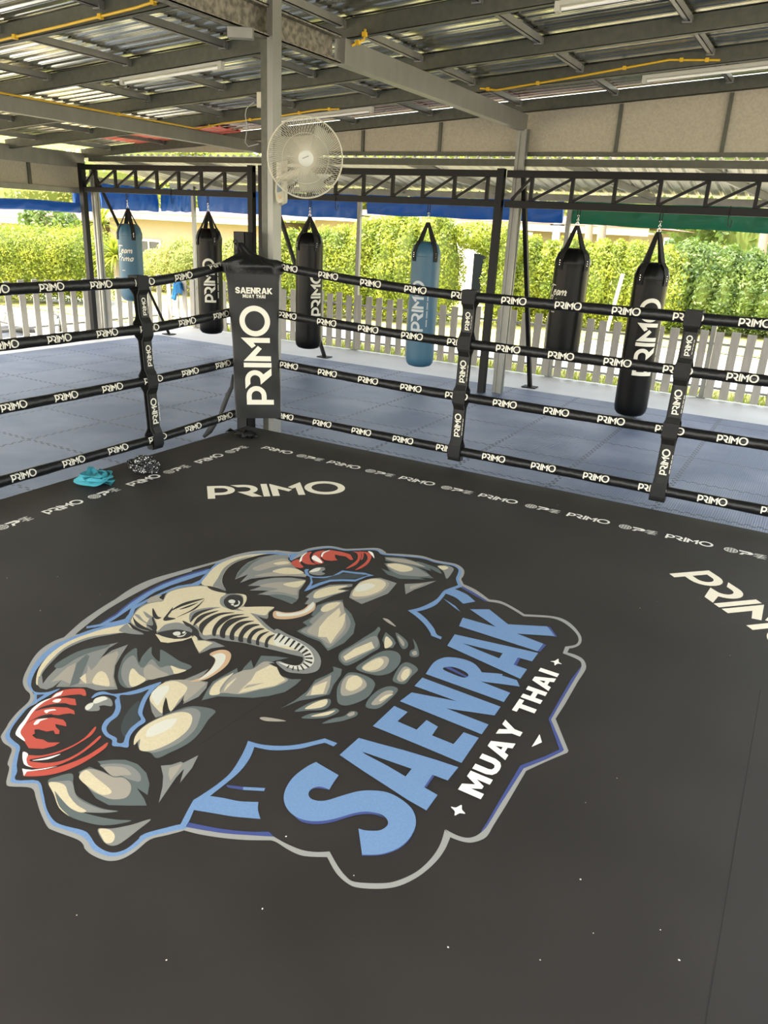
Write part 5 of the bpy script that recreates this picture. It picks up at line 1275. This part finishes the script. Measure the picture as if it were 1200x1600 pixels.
# hedges: (pixel x range, pixel top, distance Y) -> rows of rounded masses at their real place
LS = .72; LN = 1.9
def hedge(p0, p1, Y0, Y1, top0, top1, n, size, ma, label, seed, thick=.9, leafn=9000):
    rnd = random.Random(seed); bl = []
    for i in range(n):
        t = (i+.5)/n; px = p0+(p1-p0)*t; Y = Y0+(Y1-Y0)*t; v = on_y(px, top0+(top1-top0)*t, Y)
        w = abs(on_y(p1, top1, Y1).x-on_y(p0, top0, Y0).x)/n*.75+.15; h = v.z+rnd.uniform(-.14, .14)
        bl.append((v.x, Y+rnd.uniform(-.15, .15), h*.5, w, thick, h*.55+.02))
        bl.append((v.x+rnd.uniform(-.3, .3), Y-.15, h*.78, w*.5, thick*.7, h*.30)); bl.append((v.x+rnd.uniform(-.6, .6), Y, h*rnd.uniform(.8, .95), w*.3, .4, h*.16))
    return bush('hedge', bl, int(leafn*LN), size*LS, ma, label, 'hedge', seed, group='hedges beyond the fence')
bush_l = []
for t in [i/9 for i in range(10)]:
    a = on_z(10, 470, 0); b2 = on_z(150, 473, 0); p_ = a+(b2-a)*t
    d = Vector((p_.x, p_.y, 0)); 
    zt = CAMZ-(d.length)*.024
    p_ += Vector((p_.x, p_.y, 0)).normalized()*.8
    bush_l.append((p_.x, p_.y, zt*.5, .95, .95, zt*.54)); bush_l.append((p_.x+.2, p_.y-.2, zt*.7, .7, .7, zt*.32))
a = on_z(-90, 466, 0); bush_l.append((a.x-.8, a.y+.6, .85, 1.3, 1.3, .95))
bush('hedge', bush_l, 48000, .038, leaf_y, 'bright yellow-green clipped hedge at the far left behind the scooters', 'hedge', 21, group='hedges beyond the fence')
hedge(222, 310, 19.5, 19.0, 392, 382, 4, .055, leaf_p, 'loose yellow-green shrub between the two left-hand bags', 31, leafn=9000)
hedge(336, 400, 19.0, 18.6, 385, 385, 3, .055, leaf_p, 'pale shrub seen just left of the corner pad', 32, leafn=5000)
hedge(430, 556, 17.4, 18.2, 378, 362, 5, .058, leaf_y, 'yellow-green hedge right of the main post', 33, leafn=15000)
hedge(556, 712, 18.2, 19.1, 352, 346, 6, .062, leaf_y, 'tall yellow-green hedge behind the long blue bag', 34, leafn=20000)
hedge(776, 800, 19.7, 19.9, 358, 362, 1, .062, leaf_y, 'narrow piece of hedge right of the dark doorway', 35, leafn=2500)
v = on_y(748, 366, 19.3); bush('hedge', [(v.x, 19.3, v.z-.05, .75, .5, .33), (v.x+.3, 19.3, v.z-.2, .4, .4, .3)], 4500, .045, leaf_y, 'hedge branches overhanging the dark doorway', 'hedge', 58, group='hedges beyond the fence', core=False)
hedge(795, 930, 20.6, 21.6, 382, 384, 5, .066, leaf_y, 'yellow-green hedge behind the short wide black bag', 36, leafn=14000)
hedge(930, 1075, 21.6, 22.6, 385, 392, 5, .066, leaf_y, 'green hedge behind the longest black bag', 37, leafn=14000)
hedge(1060, 1300, 23.0, 24.5, 384, 402, 7, .08, leaf_g, 'overgrown dark green hedge at the right edge', 38, thick=1.3, leafn=20000)
# trees behind
def tree(px, pyc, Y, rx, rz, ma, label, seed, n=9000, size=.11):
    v = on_y(px, pyc, Y); rnd = random.Random(seed); bl = [(v.x, Y, v.z, rx, rx*.8, rz)]
    for _ in range(6): bl.append((v.x+rnd.uniform(-.7, .7)*rx, Y+rnd.uniform(-.5, .5)*rx, v.z+rnd.uniform(-.5, .6)*rz, rx*.5, rx*.5, rz*.45))
    return bush('tree', bl, n, size, ma, label, 'tree', seed, trunk=[([(v.x, Y, -.1), (v.x+.1, Y, v.z*.6), (v.x, Y, v.z)], [.2, .15, .08])], group='trees behind the house')
tree(-40, 276, 39.9, 5.7, 4.7, leaf_p, 'leftmost pale green tree under the side eave', 41, size=.13)
tree(75, 299, 41.2, 5.7, 3.9, leaf_p, 'pale green tree above the house roof at the far left', 42, size=.13)
tree(230, 276, 43.9, 6.2, 5.3, leaf_p, 'pale green tree seen through the left bag frame', 43, size=.14)
tree(345, 286, 45.2, 4.3, 3.9, leaf_y, 'green tree seen through the left bag frame next to the main post', 44, size=.14)
tree(560, 304, 42.0, 4.9, 3.2, leaf_y, 'green tree seen through the middle bag frame left part', 45, size=.16)
tree(720, 304, 44.1, 4.9, 3.4, leaf_y, 'green tree seen through the middle bag frame right part', 46, size=.16)
tree(900, 314, 46.2, 4.9, 3.4, leaf_p, 'pale tree seen through the right bag frame left part', 47, size=.16)
tree(1090, 359, 42.0, 5.7, 5.7, leaf_g, 'large dark tree at the right behind the garden', 48, n=12000, size=.17)
tree(1260, 364, 39.9, 4.9, 5.9, leaf_g, 'dark tree beyond the right edge of the garden', 49, size=.17)
for px, Y in ((938, 24), (918, 26.5), (1192, 27)):
    a = on_y(px, 380, Y); mb = MB(); mb.tube([(a.x, Y, -.1), (a.x+.05, Y, 1.5), (a.x-.05, Y, 3.2), (a.x+.1, Y, 5.2)], [.16, .13, .13, .11], 10)
    tag(mb.build('palm_trunk', bark, smooth=True), {938: 'brown palm trunk right of the longest black bag', 918: 'grey palm trunk in front of the beige house wall', 1192: 'pale palm trunk at the far right edge'}[px], 'trunk')
def spiky(px, pyb, Y, n, L_, label, seed):
    v = on_y(px, pyb, Y); rnd = random.Random(seed); o = empty('yucca_plant', v); tag(o, label, 'plant')
    mb = MB()
    for i in range(n):
        a = rnd.random()*6.28; el = rnd.uniform(-.1, 1.4); l2 = L_*rnd.uniform(.7, 1.1); w = .035; c, s = math.cos(a), math.sin(a); vs = []
        for t in (0, .35, .7, 1):
            rr = l2*t*math.cos(el-.35*t); z = l2*t*math.sin(el-.5*t); ww = w*(1-t)**.5+.001; vs += [(rr*c-ww*s, rr*s+ww*c, z), (rr*c+ww*s, rr*s-ww*c, z)]
        mb.add(vs, [(2*k, 2*k+1, 2*k+3, 2*k+2) for k in range(3)])
    mb.build('leaf_rosette', leaf_y, o, solid=-1); mb = MB(); mb.tube([(0, 0, -v.z), (.03, 0, -v.z*.5), (0, 0, 0)], [.09, .08, .06], 8); mb.build('trunk', bark, o)
spiky(180, 402, 14.6, 130, .8, 'spiky yellow-green yucca beside the far left posts', 3)
spiky(158, 352, 19, 90, 1.2, 'taller spiky plant above the hedge near the far left post', 4)

v = on_y(72, 342, 19.5); bush('bush', [(v.x, 19.5, v.z, .8, .6, .55), (v.x+.9, 19.6, v.z-.15, .6, .5, .4), (v.x-.6, 19.4, v.z-.1, .5, .5, .45)], 1500, .10, leaf_g, 'broad-leaved green bush standing up above the far left hedge', 'bush', 77, trunk=[([(v.x, 19.5, -.1), (v.x, 19.5, v.z)], [.08, .05])], core=False)
# house
def house(Y, pxa_, pxb_, ez, label, wins, porch):
    o = empty('house', (on_y((pxa_+pxb_)/2, 360, Y).x, Y, 0)); tag(o, label, 'house'); off = Vector(o.location)
    wall_m = mat('house_wall', (0.285, 0.235, 0.17), 0.85, noise=(1.2, (0.32, 0.265, 0.195), 0.5, O1)); white_m = mat('house_trim', (0.50, 0.48, 0.43), 0.7)
    roof_m = mat('house_roof', (0.22, 0.10, 0.09), 0.7, noise=(3, (0.27, 0.14, 0.12), 0.5, O1)); glass_m = mat('window_glass', (0.03, 0.035, 0.04), 0.1)
    x0, x1 = on_y(pxa_, 360, Y).x, on_y(pxb_, 360, Y).x; cw = x1-x0
    mb = MB(); mb.box((x0, Y, -.1), (x1, Y+7, ez-.12)); w = mb.build('wall', wall_m, o); w.location = -off
    mb = MB(); mb.box((x0-.8, Y-1.0, ez-.26), (x1+.8, Y-.85, ez)); mb.box((x0-.8, Y-.85, ez-.20), (x1+.8, Y+.0, ez-.14)); w = mb.build('fascia', white_m, o); w.location = -off
    mb = MB(); mb.add([(x0-.9, Y-1.1, ez), (x1+.9, Y-1.1, ez), (x1-2, Y+3.5, ez+.35), (x0+2, Y+3.5, ez+.35), (x0-.9, Y+8, ez), (x1+.9, Y+8, ez)], [(0, 1, 2, 3), (3, 2, 5, 4), (0, 3, 4), (1, 5, 2)]); w = mb.build('roof', roof_m, o); w.location = -off
    def win(pxa, pya, pxb, pyb, label=None, door=False):
        a, c = on_y(pxa, pya, Y-.04), on_y(pxb, pyb, Y-.04); t = .10
        f = MB(); f.box((a.x-t, Y-.07, c.z-t), (c.x+t, Y-.0, c.z)); f.box((a.x-t, Y-.07, a.z), (c.x+t, Y, a.z+t)); f.box((a.x-t, Y-.07, c.z), (a.x, Y, a.z)); f.box((c.x, Y-.07, c.z), (c.x+t, Y, a.z))
        m_ = (a.x+c.x)/2
        if not door: f.box((m_-.04, Y-.07, c.z), (m_+.04, Y, a.z))
        fr = f.build('window_frame', white_m, o); fr.location = -off
        g_ = MB(); g_.box((a.x, Y-.03, c.z), (c.x, Y-.01, a.z)); g_.build('pane', glass_m, fr)
    for w_ in wins: win(*w_)
    if not porch: return o
    # entrance wing with a dark doorway right of the long blue bag
    a, c = on_y(722, 400, Y-3), on_y(770, 462, Y-3)
    mb = MB(); mb.box((a.x-.3, Y-3, -.1), (c.x+.9, Y-2.2, 2.3)); w = mb.build('porch_wall', white_m, o); w.location = -off
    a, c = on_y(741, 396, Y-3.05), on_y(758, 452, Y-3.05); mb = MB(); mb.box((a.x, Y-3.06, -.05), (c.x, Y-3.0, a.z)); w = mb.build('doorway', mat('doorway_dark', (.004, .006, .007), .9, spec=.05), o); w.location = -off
    return o
house(25.0, -260, 82, 1.80, 'very low peach house with white fascia just above the far left hedge', ((-30, 376, 4, 388),), False)
house(27.0, 172, 408, 2.28, 'peach bungalow with white fascia and pink roof behind the short blue bag', ((216, 376, 250, 396),), False)
house(28.5, 492, 985, 2.62, 'beige house with a dark doorway behind the hedge at the middle and right', ((855, 388, 880, 400),), True)
a = on_y(1047, 362, 24.5); mb = MB(); mb.bar((a.x+.05, 24.5, -.1), (a.x-.05, 24.5, 2.35), .14); tag(mb.build('garden_post', mat('post_pale_blue', (.5, .58, .65), .6)), 'pale blue post in the garden between the longest black bag and the right edge', 'post')
a = on_y(965, 440, 20.2); mb = MB(); mb.bar((a.x-.10, 20.2, -.1), (a.x+.10, 20.2, 1.45), .08); tag(mb.build('garden_post', mat('post_weathered', (.34, .34, .31), .7)), 'short leaning pale post in the hedge between the two right-hand bags', 'post')
a = on_y(870, 345, 24.8); mb = MB(); mb.bar((on_y(873, 340, 24.8).x, 24.8, -.1), (on_y(872, 340, 24.8).x, 24.8, 2.6), .18); tag(mb.build('porch_post', mat('post_white', (.7, .7, .66), .6)), 'white porch post left of the short wide black bag', 'post')

# scooters parked behind the left fence
def scooter(c, rz, label, body_c, seat=True):
    o = empty('scooter', c, rz); tag(o, label, 'scooter', 'scooters parked behind the fence')
    body = mat('scooter_'+body_c, {'black': (.02, .022, .025), 'grey': (.16, .19, .24)}[body_c], .25, coat=.5)
    for x in (-.6, .6):
        mb = MB(); mb.tube([(x+.23*math.cos(2*PI*k/28), 0, .27+.23*math.sin(2*PI*k/28)) for k in range(28)], .045, 10, closed=True); w = mb.build('wheel', dark_pl, o, smooth=True)
        mb = MB(); mb.tube([(x, -.05, .27), (x, .05, .27)], .05, 12)
        for k in range(5): q = 2*PI*k/5; mb.bar((x, 0, .27), (x+.2*math.cos(q), 0, .27+.2*math.sin(q)), .02)
        mb.build('hub', chrome, w)
    mb = MB(); vs = []; secs = [(-.95, .56, .03, .05), (-.75, .60, .10, .10), (-.4, .60, .15, .15), (-.1, .50, .13, .17), (.1, .32, .12, .08), (.32, .34, .14, .09), (.45, .55, .17, .22), (.52, .80, .12, .16), (.55, .95, .05, .05)]
    n = 14
    for x, z, wy, hz in secs:
        for k in range(n): q = 2*PI*k/n; vs.append((x, wy*math.cos(q), z+hz*math.sin(q)))
    mb.add(vs, [(i*n+k, i*n+(k+1) % n, (i+1)*n+(k+1) % n, (i+1)*n+k) for i in range(len(secs)-1) for k in range(n)]+[tuple(range(n)), tuple((len(secs)-1)*n+k for k in range(n))]); mb.build('body', body, o, smooth=True, angle=80)
    mb = MB(); vs = []; secs = [(-.72, .76, .10, .05), (-.5, .77, .14, .06), (-.2, .73, .14, .06), (.02, .70, .09, .05)]
    for x, z, wy, hz in secs:
        for k in range(n): q = 2*PI*k/n; vs.append((x, wy*math.cos(q), z+hz*math.sin(q)))
    mb.add(vs, [(i*n+k, i*n+(k+1) % n, (i+1)*n+(k+1) % n, (i+1)*n+k) for i in range(3) for k in range(n)]+[tuple(range(n)), tuple(3*n+k for k in range(n))]); mb.build('saddle', dark_pl, o, smooth=True)
    mb = MB(); mb.tube([(.45, -.33, 1.0), (.52, -.15, 1.03), (.54, 0, .98), (.52, .15, 1.03), (.45, .33, 1.0)], .016, 8); mb.tube([(.6, 0, .27), (.54, 0, .98)], .03, 8); mb.build('handlebar', dark_pl, o, smooth=True)
    for s in (-1, 1):
        mb = MB(); mb.tube([(.5, s*.22, 1.02), (.5, s*.28, 1.16)], .006, 6); mb.lathe([(.001, -.01), (.05, -.008), (.055, 0), (.05, .01), (.001, .012)], 14, None, (.5, s*.30, 1.2)); mb.build('mirror', dark_pl, o, smooth=True)
    mb = MB(); mb.lathe([(.001, -.05), (.06, -.05), (.075, 0), (.05, .05), (.001, .06)], 16, None, (.62, 0, .78)); mb.build('headlamp', chrome, o, smooth=True)
v = on_z(10, 508, 0); scooter((-14.45, 9.6, -.95), 2.2, 'dark scooter at the extreme left behind the picket fence', 'black')
scooter((-15.1, 11.2, -.95), 1.1, 'grey-blue scooter behind the picket fence below the hedge', 'grey')
